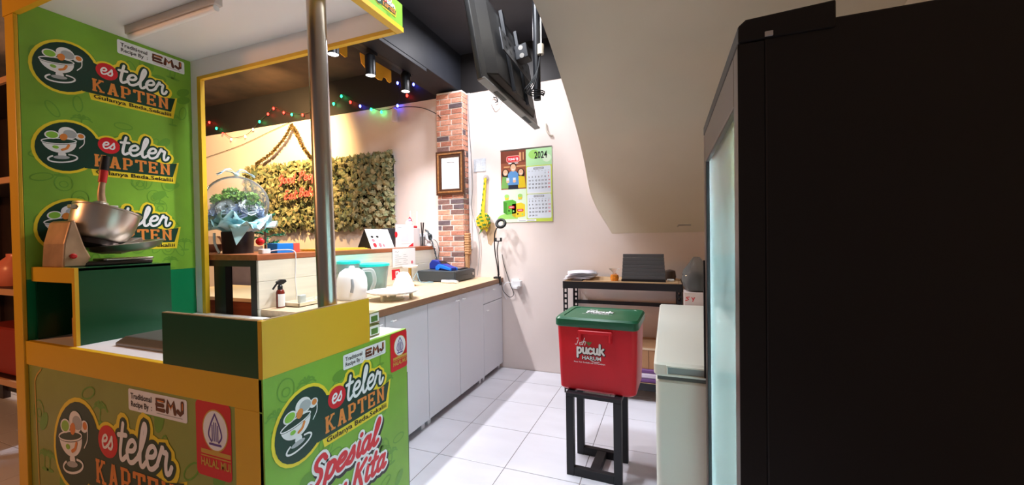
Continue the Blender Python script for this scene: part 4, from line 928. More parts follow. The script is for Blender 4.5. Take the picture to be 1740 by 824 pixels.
for dx, dz, mm in ((-.05, -.125, kg), (-.02, -.10, ky), (.03, -.10, ky), (.0, -.075, ky)):
    MB(t).use(mm).prism([cen+Vector((-.012, .02, -.05)), cen+Vector((.018, .02, -.05)), cen+Vector((dx+.02, .025, dz+.02)), cen+Vector((dx, .025, dz))], (0, -.003, 0)).build('ribbon_tail')
MB(t).use(clear_mat('clear_hook_pad', (240, 236, 236), .3)).lathe([(0, 0), (.028, 0), (.03, .004), (0, .008)], (-1.572, 3.385, 1.765), 18, axis='y', cap=False).build('hook_pad', smooth=40)
tag(MB().use(mat('bare_plaster', (204, 172, 138), .85, var=.15, vscale=12)).prism([(-1.60, 3.3995, 1.30), (-1.555, 3.3995, 1.36), (-1.50, 3.3995, 1.34), (-1.475, 3.3995, 1.27), (-1.49, 3.3995, 1.20), (-1.535, 3.3995, 1.13), (-1.565, 3.3995, 1.15), (-1.575, 3.3995, 1.22)], (0, -.0012, 0)).build('bare_plaster_patch', base=True), 'bare tan plaster patch where wall paint peeled below the ketupat ornament', 'wall patch')
tag(MB().use(wplast).box(-1.752, -1.728, 3.382, 3.399, 1.10, 2.575).build('cable_duct', bevel=.002, base=True), 'white vertical cable duct beside the brick column', 'cable duct')
tag(MB().use(mat('grey_cable', (150, 150, 152), .5)).tube([(-1.735, 3.37, 2.57), (-1.73, 3.372, 2.3), (-1.715, 3.374, 2.0), (-1.705, 3.375, 1.7), (-1.72, 3.374, 1.5), (-1.66, 3.376, 1.25), (-1.645, 3.378, 1.1), (-1.66, 3.378, .95), (-1.67, 3.37, .85)], .0035, 6, smooth=6).build('wall_cable', smooth=40, base=True), 'grey cable hanging down the wall from ceiling to worktop beside the column', 'cable')
t = thing('wall_socket', 'white socket adapter with plugs and white cable low on the back wall', 'socket', (-1.27, 3.37, .78))
MB(t).use(wplast).rbox(-1.335, -1.255, 3.385, 3.3995, .745, .825, .004).build('plate')
MB(t).use(wplast).rbox(-1.305, -1.225, 3.335, 3.385, .765, .815, .006).build('adapter')
MB(t).use(wplast).rbox(-1.29, -1.25, 3.31, 3.36, .745, .768, .004).build('plug')
MB(t).use(wplast).tube([(-1.30, 3.345, .79), (-1.35, 3.34, .80), (-1.39, 3.345, .77), (-1.40, 3.36, .70), (-1.375, 3.37, .64)], .0032, 6, smooth=5).build('cable', smooth=40)
t = thing('cable_loop', 'white looped cable hanging on a hook high on the wall beside the television', 'cable', (-1.45, 3.38, 2.39))
MB(t).use(wplast).tube([Vector((-1.455+.045*math.cos(a)*(1+.1*math.sin(3*a)), 3.388-.004*(k % 3), 2.455+.065*math.sin(a))) for k, a in enumerate([k*.42 for k in range(32)])], .0045, 6, smooth=2).build('loop', smooth=40)
MB(t).use(black).tube([(-1.48, 3.385, 2.50), (-1.445, 3.38, 2.485), (-1.44, 3.382, 2.455), (-1.465, 3.382, 2.45)], .005, 6, smooth=3).build('connector', smooth=40)
t = tag(MB().use(mat('beige_cable', (206, 196, 184), .6)).tube([(-.985, 3.39, 2.20), (-.975, 3.385, 2.14), (-.95, 3.388, 2.10), (-.925, 3.392, 2.092)], .008, 8, smooth=5).build('cable_stub', smooth=40, base=True), 'short beige cable stub sticking out of the wall above the calendar', 'cable')

# ivy panel
ivm = [mat('ivy_'+n, c, .65, var=.2, vscale=25) for n, c in (('olive', (150, 148, 108)), ('sage', (132, 140, 102)), ('khaki', (174, 166, 126)), ('deep', (88, 104, 76)))]
ivy = thing('ivy_wall_panel', 'rectangular mat of faded artificial ivy leaves mounted on the wall', 'ivy panel', (-3.55, 3.38, 1.30))
IX0, IX1, IZ0, IZ1 = -4.78, -2.60, 1.31, 2.10
MB(ivy).use(mat('ivy_backing', (44, 44, 28), .9)).box(IX0+.02, IX1-.02, 3.385, 3.398, IZ0+.03, IZ1-.03).build('backing_grid')
outl = [(0, -.5), (.22, -.42), (.5, -.3), (.3, -.02), (.42, .22), (.16, .2), (0, .6), (-.16, .2), (-.42, .22), (-.3, -.02), (-.5, -.3), (-.22, -.42)]
def leaf_vs(s): return [Vector((x*s, -.10*s*(1-abs(x)*2.0), y*s)) for x, y in outl]+[Vector((0, -.12*s, 0))]
lf = [(k, (k+1) % 12, 12) for k in range(12)]
lsrc = []
for k, mm in enumerate(ivm):
    lsrc.append(MB().use(mm).add(leaf_vs(1.0), lf).build('leaf', ivy))
R = random.Random(21); spots = []
for k in range(3300):
    x, z = R.uniform(IX0, IX1), R.uniform(IZ0, IZ1)
    if x < -4.55 and z < 1.5: continue
    ed = min(x-IX0, IX1-x, z-IZ0, IZ1-z)
    y = 3.372-R.uniform(0, .06)*(1 if ed > .04 else .5)
    spots.append((x, y, z, R.uniform(.046, .07), R.uniform(-1.0, .5), R.uniform(-.7, .7), R.uniform(-PI, PI), R.choices(range(4), (40, 26, 22, 12))[0]))
spots.sort(key=lambda s_: (s_[1]+.02*(-s_[0])))
bulk = MB(ivy)
for i, (x, y, z, s_, rx, rz, ry, k) in enumerate(spots):
    if i < 298:
        o = lsrc[k] if i < 0 else copy_obj(lsrc[k], ivy); o.location = Vector((x, y, z))-Vector(ivy.location); o.scale = (s_, s_, s_)
        o.rotation_euler = (rx, ry, rz)
    else:
        Mm = Matrix.Translation((x, y, z)) @ Matrix.Rotation(rz, 4, 'Z') @ Matrix.Rotation(ry, 4, 'Y') @ Matrix.Rotation(rx, 4, 'X') @ Matrix.Scale(s_, 4)
        bulk.use(ivm[k]).add([Mm @ v for v in leaf_vs(1.0)], lf)
for o in lsrc: bpy.data.objects.remove(o)
bulk.build('ivy_foliage', kind='stuff')
# garland ropes above the ivy
t = thing('twig_garland', 'dry brown leafy garland pinned up in an A shape above the ivy panel', 'garland', (-4.1, 3.38, 2.05))
tw = mat('dry_twig', (110, 92, 56), .8, var=.3, vscale=40)
for pts in ([(-3.97, 3.34, 2.52), (-4.09, 3.34, 2.38), (-4.29, 3.34, 2.24), (-4.49, 3.34, 2.15), (-4.56, 3.34, 2.12)], [(-3.96, 3.34, 2.52), (-3.89, 3.34, 2.40), (-3.80, 3.34, 2.25), (-3.72, 3.34, 2.16), (-3.68, 3.34, 2.12)]):
    m = MB(t).use(tw); pth = catmull(pts, 22); m.tube(pth, .008, 5)
    for p in pth:
        for k in range(5):
            d = Vector((R.uniform(-1, 1), R.uniform(-1, .2), R.uniform(-1, 1))).normalized(); w = d.orthogonal().normalized()*.008
            m.add([p, p+d*.014+w, p+d*.030, p+d*.014-w], [(0, 1, 2, 3)])
    m.build('garland_strand')
# script sign on the ivy
t = thing('script_wall_sign', 'pink cut-out script lettering sign mounted on the ivy panel', 'sign', (-3.9, 3.29, 1.68))
sgm = mat('salmon_acrylic', (234, 104, 104), .4)
def letters3d(text, x, z, xh, w, sx):
    cx = 0
    for ch in text:
        adv, st = GL[ch]
        if st:
            m = MB(t).use(sgm)
            for q in st: m.tube([(x+(cx+a+.2*b)*xh*sx, 3.262, z+b*xh) for a, b in q], w, 6, smooth=3)
            m.build('letter', smooth=50)
        cx += adv
letters3d('Good', -4.11, 1.852, .054, .0092, 1.32); letters3d('People', -3.80, 1.868, .056, .0092, 1.36)
letters3d('Eat', -4.03, 1.672, .056, .0092, 1.36); letters3d('Bakso', -3.80, 1.69, .056, .0092, 1.28)

# fairy lights
fl = thing('fairy_light_string', 'string of red, green, blue and white fairy lights along the wall top', 'fairy lights', (-4.0, 3.37, 2.55))
def em(n, c, s): return mat('bulb_'+n, c, .3, emit=c, estr=s)
LED = {'R': (em('red', (255, 30, 24), 14), [(-5.555, 2.732), (-5.431, 2.73), (-5.178, 2.56), (-4.377, 2.704), (-4.283, 2.757), (-4.12, 2.688), (-3.829, 2.626), (-3.138, 2.674), (-2.415, 2.642)]),
       'G': (em('green', (20, 255, 130), 14), [(-5.298, 2.639), (-4.521, 2.631), (-3.995, 2.651), (-3.37, 2.688), (-3.259, 2.755), (-2.864, 2.562), (-2.734, 2.518)]),
       'B': (em('blue', (60, 70, 255), 22), [(-3.688, 2.64), (-3.007, 2.615), (-2.526, 2.784), (-2.335, 2.74), (-2.532, 2.556)]),
       'W': (em('warm_white', (255, 214, 150), 8), [(-4.635, 2.553), (-5.026, 2.475), (-4.774, 2.483)])}
allp = []
for k, (mm, ps_) in LED.items():
    for x, z in ps_:
        allp.append((x, z)); MB(fl).use(mm).lathe([(.0, -.018), (.009, -.010), (.011, .003), (.006, .013), (0, .015)], (x, 3.362, z), 10, cap=False).build('bulb', smooth=60)
allp.sort()
MB(fl).use(mat('dark_green_wire', (30, 40, 30), .6)).tube([(x, 3.372, z+.02) for x, z in allp], .003, 5, smooth=4).build('wire', smooth=40)
tag(MB().use(black).tube([(-6.3, 3.385, 2.18), (-5.6, 3.385, 2.29), (-4.9, 3.385, 2.39), (-4.4, 3.385, 2.50), (-4.05, 3.385, 2.575)], .003, 5, smooth=5).build('wall_wire', smooth=40, base=True), 'thin black wire slanting across the wall above the ivy panel', 'wire')
tag(MB().use(black).tube([(-2.62, 3.385, 2.545), (-2.45, 3.385, 2.54), (-2.25, 3.37, 2.50), (-2.05, 3.30, 2.40), (-1.98, 3.28, 2.34)], .004, 5, smooth=5).build('wall_wire', smooth=40, base=True), 'black wire sagging from the wall top to the brick column', 'wire')
tag(MB().use(mat('dull_bulb', (236, 226, 236), .3)).lathe([(.03, 0), (.032, .02), (.03, .12), (.012, .14)], (-2.57, 3.36, 2.40), 16).build('wall_lamp_tube', smooth=40, base=True), 'pale unlit tube lamp fixed high on the wall near the column', 'lamp')

# ================================================================== CEILING THINGS
t = thing('lamp_track', 'black lamp track rail fixed along the ceiling beam', 'track', (-1.99, 2.2, 2.56))
MB(t).use(blackm).box(-2.005, -1.972, .6, 2.83, 2.575, 2.598).build('rail')
lens = mat('spot_lens', (255, 255, 255), .3, emit=(255, 250, 246), estr=9)
for i, (y, z) in enumerate(((1.985, 2.395), (2.331, 2.389), (2.745, 2.412))):
    lab = ['black cylinder track spotlight nearest the stall cart roof', 'black cylinder track spotlight in the middle of the rail', 'black cylinder track spotlight nearest the brick column'][i]
    t = thing('track_spotlight', lab, 'spotlight', (-1.985, y, 2.573), group='black track spotlights')
    MB(t).use(blackm).lathe([(.0, .145), (.034, .145), (.037, .14), (.037, 0), (.033, 0), (.032, .006), (0, .006)], (-1.985, y, z), 24, cap=False).build('housing', smooth=40)
    MB(t).use(lens).lathe([(0, .004), (.032, .004), (.032, .0065), (0, .0065)], (-1.985, y, z), 20, cap=False).build('lens')
    MB(t).use(blackm).cyl((-1.985, y, z+.145), (-1.985, y, 2.575), .009).box(-2.0, -1.97, y-.02, y+.06, 2.55, 2.573).build('bracket')
    lamp('track_spot_light', 'SPOT', (-1.985, y, z-.004), 54, (.99, .97, 1.0), target=(-1.95, y+.02, 0), spot_size=math.radians(120), spot_blend=.5, shadow_soft_size=.03)
t = thing('ceiling_spotlight', 'black warm ceiling spotlight aimed at the ivy wall', 'spotlight', (-3.45, 2.42, 2.95))
MB(t).use(blackm).cyl((-3.45, 2.42, 2.95), (-3.45, 2.42, 2.80), .012).build('stem')
dv = Vector((-.45, .75, -.75)).normalized(); Ms = Matrix.Translation((-3.45, 2.42, 2.78)) @ dv.to_track_quat('Z', 'Y').to_matrix().to_4x4()
MB(t).use(blackm).lathe([(0, -.07), (.034, -.07), (.036, .06), (.033, .06), (.031, .055), (0, .055)], n=20, M=Ms, cap=False).build('housing', smooth=40)
MB(t).use(mat('warm_lens', (255, 220, 160), .3, emit=(255, 206, 130), estr=9)).lathe([(0, .056), (.031, .056)], n=18, M=Ms, cap=False).build('lens')
lamp('warm_spot_light', 'SPOT', Vector((-3.45, 2.42, 2.78))+dv*.07, 270, (1.0, .62, .24), target=(-4.2, 3.40, 2.1), spot_size=math.radians(118), spot_blend=.8, shadow_soft_size=.03)
t = thing('ceiling_lamp', 'flat round white ceiling lamp above the worktop corner behind the television', 'ceiling lamp', (-1.35, 2.95, 2.95))
MB(t).use(wplast).lathe([(.12, .055), (.13, .05), (.13, .005), (.12, .0)], (-1.35, 2.95, 2.895), 28).build('housing', smooth=40)
t = thing('added_aisle_lamp', 'added, unseen flat round white lamp brightening the tiled aisle beside the stairs', 'ceiling lamp', (-.84, 1.65, 2.95))
MB(t).use(wplast).lathe([(.16, .045), (.17, .04), (.17, .005), (.16, .0)], (-.84, 1.65, 2.905), 28).build('housing', smooth=40)  # fixture added out of view to go with the aisle fill
# orange paper cut-outs hanging behind the beam
orm = mat('orange_felt', (236, 164, 36), .7)
for lab, pts in (('orange felt pennant hanging beside the first track spotlight', [(2.15, 2.60), (2.25, 2.60), (2.25, 2.515), (2.235, 2.505), (2.15, 2.52)]), ('long orange felt pennant with scalloped lower edge behind the track spotlights', [(2.382, 2.60), (2.738, 2.60), (2.738, 2.51), (2.72, 2.495), (2.69, 2.50), (2.672, 2.518), (2.64, 2.515), (2.62, 2.48), (2.58, 2.472), (2.545, 2.482), (2.50, 2.49), (2.43, 2.51), (2.395, 2.53)])):
    tag(MB().use(orm).prism([(-2.118, y, z) for y, z in pts], (-.008, 0, 0)).build('felt_pennant', base=True), lab, 'pennant')

# television on its ceiling pole
tvc = Vector((-.83, 2.177, 2.0)); tv = thing('television', 'black flat television seen from behind, hung from a ceiling pole', 'television', (-.70, 2.18, 2.95))
yaw = math.atan2(.023, .943); Mv = Matrix.Translation((-.8115, 2.1765, 1.957)) @ Matrix.Rotation(yaw, 4, 'Z') @ Matrix.Rotation(math.radians(-9.6), 4, 'Y')
tvb = mat('tv_back_black', (38, 37, 38), .45, var=.12, vscale=4); tvg = mat('tv_bottom_grey', (140, 138, 136), .4)
MB(tv).use(tvb).rbox(-.028, .0, -.472, .472, 0.004, .56, .006, M=Mv).build('panel', smooth=40)
MB(tv).use(mat('tv_screen', (8, 8, 10), .1)).box(-.0295, -.028, -.46, .46, .02, .55, M=Mv).build('screen')
MB(tv).use(tvg).box(-.028, .012, -.47, .47, -.004, .006, M=Mv).build('bottom_bezel', bevel=.002)
for a, b in ((-.30, -.16), (.16, .30)): MB(tv).use(black).box(-.018, .004, a, b, -.0055, -.003, M=Mv).build('speaker_grille')
rings = [[Mv @ Vector((x, y, z)) for y, z in ((-a, .05+b*.3), (a, .05+b*.3), (a, .52-b), (-a, .52-b))] for x, a, b in ((0, .40, 0), (.03, .33, .05), (.034, .32, .06))]
MB(tv).use(tvb).loft(rings).build('rear_housing', bevel=.004)
for y in (-.12, .12): MB(tv).use(blackm).box(.036, .056, y-.016, y+.016, .04, .50, M=Mv).build('mount_arm', bevel=.002)
MB(tv).use(mat('mount_grey', (86, 86, 90), .4, metal=.5)).box(.056, .062, -.25, .25, .22, .34, M=Mv).build('mount_plate', bevel=.001)
m = MB(tv).use(black)
for k in range(6): m.box(.0622, .0632, -.21+.07*k, -.18+.07*k, .30, .312, M=Mv); m.box(.0622, .0632, -.21+.07*k, -.18+.07*k, .25, .262, M=Mv)
m.build('mount_slot')
MB(tv).use(blackm).box(.062, .135, -.04, .04, .25, .33, M=Mv).build('tilt_bracket', bevel=.003)
for k in (0, 1): MB(tv).use(chrome).lathe([(.014, 0), (.014, .006), (.006, .010)], Mv @ Vector((.10, -.041, .265+.045*k)), 14, axis='y').build('bolt', smooth=40)
MB(tv).use(blackm).cyl((-.685, 2.19, 1.99), (-.685, 2.19, 2.95), .021, n=20).build('pole', smooth=40)
MB(tv).use(blackm).lathe([(.06, 0), (.06, .012), (.03, .03)], (-.685, 2.19, 2.92), 20).build('ceiling_flange', smooth=40)
MB(tv).use(mat('beige_conduit', (196, 184, 166), .5)).cyl((-.655, 2.17, 2.235), (-.655, 2.17, 2.29), .018, n=16).build('conduit_sleeve', smooth=40)
MB(tv).use(wplast).cyl((-.652, 2.17, 2.285), (-.652, 2.17, 2.95), .0035, n=8).build('antenna_lead', smooth=40)
for k in range(4):
    z = 2.0+.012*k; MB(tv).use(black).tube([(-.655, 2.17, 2.245), (-.668, 2.155, 2.15), (-.70+.01*k, 2.11, 2.06), (-.73+.01*k, 2.10, 2.02-.01*k), (-.70, 2.14, z), (-.66+.008*k, 2.16, 2.005+.006*k), (-.645, 2.14+.01*k, 2.0)], .0035, 6, smooth=5).build('cable', smooth=40)

# ================================================================== RIGHT SIDE
# drinks fridge: front faces the aisle (-X)
FX, FY0, FY1, FZ = .118, .80, 1.50, 1.56
fr_ = thing('display_fridge', 'tall black display fridge with lit glass door', 'fridge', (.45, 1.15, 0))
fbk = mat('black_fridge_side', (13, 12, 17), .5, var=.2, vscale=3); fin = mat('fridge_inner_white', (214, 236, 236), .5)
m = MB(fr_).use(fbk); d0 = FX+.04
m.box(d0, .80, FY0, FY0+.03, .06, FZ).box(d0, .80, FY1-.03, FY1, .06, FZ).box(.77, .80, FY0+.03, FY1-.03, .06, FZ).box(d0, .80, FY0+.03, FY1-.03, FZ-.03, FZ).box(d0, .80, FY0+.03, FY1-.03, .06, .22)
m.build('cabinet', bevel=.004)
m = MB(fr_).use(fbk).prism([(FX, FY0-.004, FZ-.018), (FX, FY0-.004, FZ+.010), (FX+.012, FY0-.004, FZ+.020), (.258, FY0-.004, FZ+.026), (.258, FY0-.004, FZ-.018)], (0, FY1-FY0+.008, 0)); m.build('top_canopy', bevel=.003)
MB(fr_).use(mat('grey_tab', (190, 196, 200), .5)).rbox(.158, .170, FY0-.008, FY0-.004, FZ-.016, FZ-.008, .001).build('hinge_screw')
m = MB(fr_).use(fin); m.box(d0+.01, .768, FY0+.031, FY0+.036, .225, FZ-.035).box(d0+.01, .768, FY1-.036, FY1-.031, .225, FZ-.035).box(.762, .769, FY0+.036, FY1-.036, .225, FZ-.035).box(d0+.01, .768, FY0+.036, FY1-.036, FZ-.037, FZ-.032).box(d0+.01, .768, FY0+.036, FY1-.036, .221, .226); m.build('inner_lining')
for z in (.50, .78, 1.04, 1.28): MB(fr_).use(mat('shelf_wire_white', (226, 234, 234), .4)).box(d0+.06, .755, FY0+.04, FY1-.04, z, z+.008).build('shelf')
dr = mat('bronze_grey_door_frame', (92, 80, 76), .32, metal=.35)
m = MB(fr_).use(dr); a, b = FX, FX+.04
m.box(a, b, FY0+.004, FY0+.05, .10, FZ-.02).box(a, b, FY1-.05, FY1, .10, FZ-.02).box(a, b, FY0+.05, FY1-.05, FZ-.115, FZ-.02).box(a, b, FY0+.05, FY1-.05, .10, .16); door = m.build('door_frame', bevel=.003)
MB(fr_).use(fbk).box(a, b, FY0, FY0+.004, .10, FZ-.02).build('door_side', door)
MB(fr_).use(clear_mat('frosted_door_glass', (220, 240, 240), .24)).box(FX+.012, FX+.018, FY0+.05, FY1-.05, .16, FZ-.115).build('glass_pane', door)
MB(fr_).use(black).box(FX+.002, FX+.012, FY1-.058, FY1-.05, .16, FZ-.115).build('door_gasket', door)
MB(fr_).use(blackm).box(FX-.005, FX+.0, FY1-.012, FY1+.002, .72, 1.12).build('handle', door)
MB(fr_).use(mat('fridge_led', (255, 255, 255), .4, emit=(232, 250, 255), estr=34)).box(d0+.012, d0+.03, FY0+.045, FY0+.065, .25, FZ-.06).build('led_strip')
MB(fr_).use(MATS['fridge_led']).box(d0+.012, d0+.03, FY1-.065, FY1-.045, .25, FZ-.06).build('led_strip')
for x in (.2, .75):
    for y in (FY0+.05, FY1-.05): MB(fr_).use(black).lathe([(.02, 0), (.02, .06)], (x, y, 0), 12).build('foot')
# drinks inside
cols = [((240, 190, 40), 'yellow'), ((222, 70, 120), 'pink'), ((240, 150, 50), 'orange'), ((232, 214, 80), 'lemon')]
proto = {}
def bottle(x, y, z, ci, lab):
    c, nm = cols[ci]
    t = thing('drink_bottle', lab, 'bottle', (x, y, z), group='drink bottles in the fridge')
    if ci not in proto:
        bm_ = MB().use(mat('drink_'+nm, c, .3)).lathe([(0, 0), (.03, 0), (.032, .01), (.032, .11), (.014, .15), (.014, .165)], n=16).build('bottle', t, smooth=40)
        cm_ = MB().use(wplast).lathe([(.016, .16), (.016, .182), (0, .183)], n=14, cap=False).build('cap', t, smooth=40); proto[ci] = (bm_, cm_)
    else:
        for o in proto[ci]: copy_obj(o, t)
for k in range(6):
    ci = (1, 0, 1, 2, 0, 3)[k]
    bottle(.245, 1.40-.10*k, 1.288, ci, '%s drink bottle on the top fridge shelf, %s from the door handle' % (cols[ci][1], ('first', 'second', 'third', 'fourth', 'fifth', 'sixth')[k]))

# chest freezer
fz = thing('chest_freezer', 'white chest freezer with lidded top beside the display fridge', 'freezer', (.32, 2.15, 0))
fzm = mat('off_white_enamel', (226, 228, 218), .4)
MB(fz).use(fzm).rbox(-.044, .80, 1.526, 2.81, .05, .688, .02).build('body', smooth=40)
MB(fz).use(fzm).rbox(-.050, .80, 1.520, 2.815, .700, .75, .016).build('lid', smooth=40)
MB(fz).use(mat('dark_seal', (90, 96, 94), .6)).box(-.038, .79, 1.530, 2.805, .687, .701).build('seal')
m = MB(fz).use(fzm); m.box(-.004, .25, 1.512, 1.522, .737, .743).box(-.004, .25, 1.512, 1.522, .708, .713).box(-.008, -.002, 1.512, 1.522, .708, .743); m.build('handle_rim', bevel=.002)
MB(fz).use(mat('recess_grey', (150, 160, 160), .6)).box(-.002, .25, 1.5185, 1.5195, .713, .737).build('handle_recess')
for x in (.0, .75):
    for y in (1.57, 2.76): MB(fz).use(black).lathe([(.02, 0), (.02, .05)], (x, y, 0), 12).build('foot')

# slotted angle rack
rk = thing('slotted_steel_rack', 'black slotted-angle steel rack under the stairs', 'rack', (-.33, 3.19, 0))
rkm = mat('black_powder_steel', (28, 28, 32), .4)
RX0, RX1, RY0, RY1 = -.752, .095, 3.0, 3.375
for x in (RX0, RX1):
    for y in (RY0, RY1):
        sx = 1 if x == RX0 else -1; sy = 1 if y == RY0 else -1
        m = MB(rk).use(rkm); n = 21
        # flange facing the room with real keyhole slots: two rails plus rungs
        m.box(min(x, x+sx*.010), max(x, x+sx*.010), y, y+.003*sy if sy > 0 else y+.003, 0, .862)
        m.box(min(x+sx*.026, x+sx*.036), max(x+sx*.026, x+sx*.036), y, y+.003, 0, .862)
        for k in range(n+1): m.box(min(x+sx*.010, x+sx*.026), max(x+sx*.010, x+sx*.026), y, y+.003, .862-.041*k-.016, .862-.041*k)
        m.box(min(x, x+sx*.003), max(x, x+sx*.003), min(y, y+sy*.036), max(y, y+sy*.036), 0, .862); m.build('upright')
for zt in (.862, .665, .14):
    m = MB(rk).use(rkm)
    m.box(RX0+.002, RX1-.002, RY0-.003, RY0, zt-.052, zt).box(RX0+.002, RX1-.002, RY1-.003, RY1, zt-.052, zt)
    m.box(RX0-.003, RX0, RY0, RY1, zt-.052, zt).box(RX1, RX1+.003, RY0, RY1, zt-.052, zt)
    if zt != .665: m.build('shelf_beam')
    else: m = MB(rk).use(rkm).box(RX0+.002, RX1-.002, RY1-.006, RY1, zt-.03, zt); m.build('back_brace')
board = mat('chipboard', (196, 164, 128), .8, var=.15, vscale=30)
MB(rk).use(board).box(RX0+.004, RX1-.004, RY0+.002, RY1-.008, .852, .864).build('shelf_board')
MB(rk).use(board).box(RX0+.004, RX1-.004, RY0+.002, RY1-.008, .130, .142).build('shelf_board')
# things on the rack
RT = .864
tag(MB().use(mat('cardboard', (206, 172, 130), .85, var=.12, vscale=8)).box(-.60, .07, 3.004, 3.35, RT, RT+.006).build('cardboard_sheet', base=True), 'flat brown cardboard sheet lying on the rack top', 'cardboard')
tag(MB().use(mat('dark_envelope', (66, 54, 50), .7)).prism([(-.70, 3.02, RT), (-.61, 3.01, RT), (-.605, 3.01, RT+.016), (-.665, 3.02, RT+.016)], (0, .3, 0)).build('dark_folder', base=True), 'dark brown folder under the white papers on the rack', 'folder')
t = thing('paper_stack', 'pile of loose white papers on the left end of the rack top', 'papers', (-.65, 3.17, RT+.016))
for k in range(7):
    M_ = Matrix.Translation((-.645+.01*(k % 3), 3.16, RT+.018+.007*k)) @ Matrix.Rotation(math.radians(-5+3*k), 4, 'Z') @ Matrix.Rotation(math.radians(-3), 4, 'Y')
    m = MB(t).use(mat('office_paper', (232, 232, 242), .7)); rows = [[M_ @ Vector((-.105+.21*i/4, -.14+.28*j/4, .004*math.sin(i*1.3+k))) for i in range(5)] for j in range(5)]
    m.loft(rows, False, False, closed=False); o = m.build('sheet', smooth=60); o.modifiers.new('t', 'SOLIDIFY').thickness = .0008
t = thing('orange_sweets_bag', 'small open plastic bag of orange sweets on the rack', 'bag', (-.37, 3.05, RT+.006))
MB(t).use(mat('orange_sweets', (226, 136, 36), .4, var=.3, vscale=60)).lathe([(0, 0), (.026, 0), (.032, .02), (.028, .045), (0, .05)], (-.37, 3.05, RT+.006), 16, cap=False).build('sweets', smooth=50)
MB(t).use(clear_mat('bag_film', (244, 226, 214), .18)).lathe([(.02, .04), (.012, .06), (.03, .08), (.042, .09)], (-.37, 3.05, RT+.006), 11, cap=False).build('bag_neck', smooth=20)
t = thing('folding_panel_box', 'dark grey ribbed rectangular panel standing upright on the rack', 'panel', (-.165, 3.03, RT+.006))
rib = mat('ribbed_charcoal', (82, 82, 84), .5)
MB(t).use(black).box(-.318, -.012, 3.02, 3.075, RT+.006, RT+.022).build('foot')
for k in range(7):
    z = RT+.022+.0265*k; MB(t).use(rib).box(-.316+.0016*k, -.014-.0016*k, 3.030+.002*k, 3.050+.002*k, z, z+.0255).build('slat', bevel=.002)
tag(MB().use(mat('dark_pouch', (86, 72, 66), .7)).lathe([(0, 0), (.035, 0), (.045, .03), (.038, .075), (0, .085)], (.015, 3.2, RT), 18, cap=False).build('dark_pouch', smooth=60, base=True), 'dark round pouch behind the ribbed panel on the rack', 'pouch')
tag(MB().use(wplast).rbox(-.005, .045, 3.08, 3.12, RT+.006, RT+.022, .006).build('white_plug', smooth=40, base=True), 'small white plug lying beside the ribbed panel', 'plug')
t = thing('plastic_bag', 'crumpled clear plastic bag of items at the rack end behind the freezer', 'bag', (.165, 2.90, .75))
m = MB(t).use(clear_mat('grey_bag_film', (214, 218, 222), .22)); rings = []
for k in range(9):
    z = .835+.028*k; r = [.062, .078, .086, .086, .08, .07, .054, .036, .018][k]; rings.append([Vector((.178+r*math.cos(a)*(1+.12*math.sin(5*a+k)), 2.90+r*.8*math.sin(a), z)) for a in [2*PI*q/18 for q in range(18)]])
m.loft(rings); m.build('film', smooth=25)
t2 = thing('printed_carton', 'white carton with red marks under the plastic bag behind the freezer', 'carton', (.165, 2.90, 0))
ca = MB(t2).use(mat('white_carton', (224, 210, 208), .6)).box(.10, .26, 2.83, 2.97, .0, .83).build('carton', bevel=.002)
m = MB(t2); q = pr_on(m, (.10, 2.83, .75), 'y'); q.stroke([(.03, .05), (.012, .046), (.026, .034), (.008, .026)], .005, pred, 0); q.stroke([(.045, .048), (.052, .036), (.062, .05), (.05, .022)], .005, pred, .4); m.build('carton_print', ca)
MB(t).use(mat('dark_grey_content', (70, 72, 78), .4)).lathe([(0, 0), (.05, 0), (.058, .04), (.05, .10), (0, .12)], (.178, 2.90, .842), 16, cap=False).build('contents', smooth=40)
# lower rack load
t = thing('cardboard_carton', 'brown cardboard carton on the lowest rack shelf', 'carton', (-.22, 3.17, .142))
cb = mat('brown_carton', (176, 132, 96), .85, var=.1, vscale=6)
MB(t).use(cb).box(-.52, .06, 3.02, 3.34, .24, .392).build('box', bevel=.002)
MB(t).use(mat('packing_tape', (214, 190, 160), .3)).box(-.52, .06, 3.016, 3.019, .378, .3925).build('tape'); MB(t).use(mat('carton_seam', (110, 80, 58), .9)).box(-.134, -.131, 3.0185, 3.0195, .242, .378).build('seam')
t = thing('wrapped_bundle', 'purple and white wrapped bundle on the lowest rack shelf', 'bundle', (-.2, 3.15, .142))
MB(t).use(mat('purple_wrap', (112, 72, 130), .5)).rbox(-.50, .05, 3.005, 3.32, .142, .175, .02).rbox(-.50, .05, 3.005, 3.32, .212, .24, .02).build('purple_wrap', smooth=40)
MB(t).use(mat('lilac_white_wrap', (212, 200, 220), .5)).rbox(-.50, .05, 3.003, 3.32, .175, .212, .02).build('white_wrap', smooth=40)

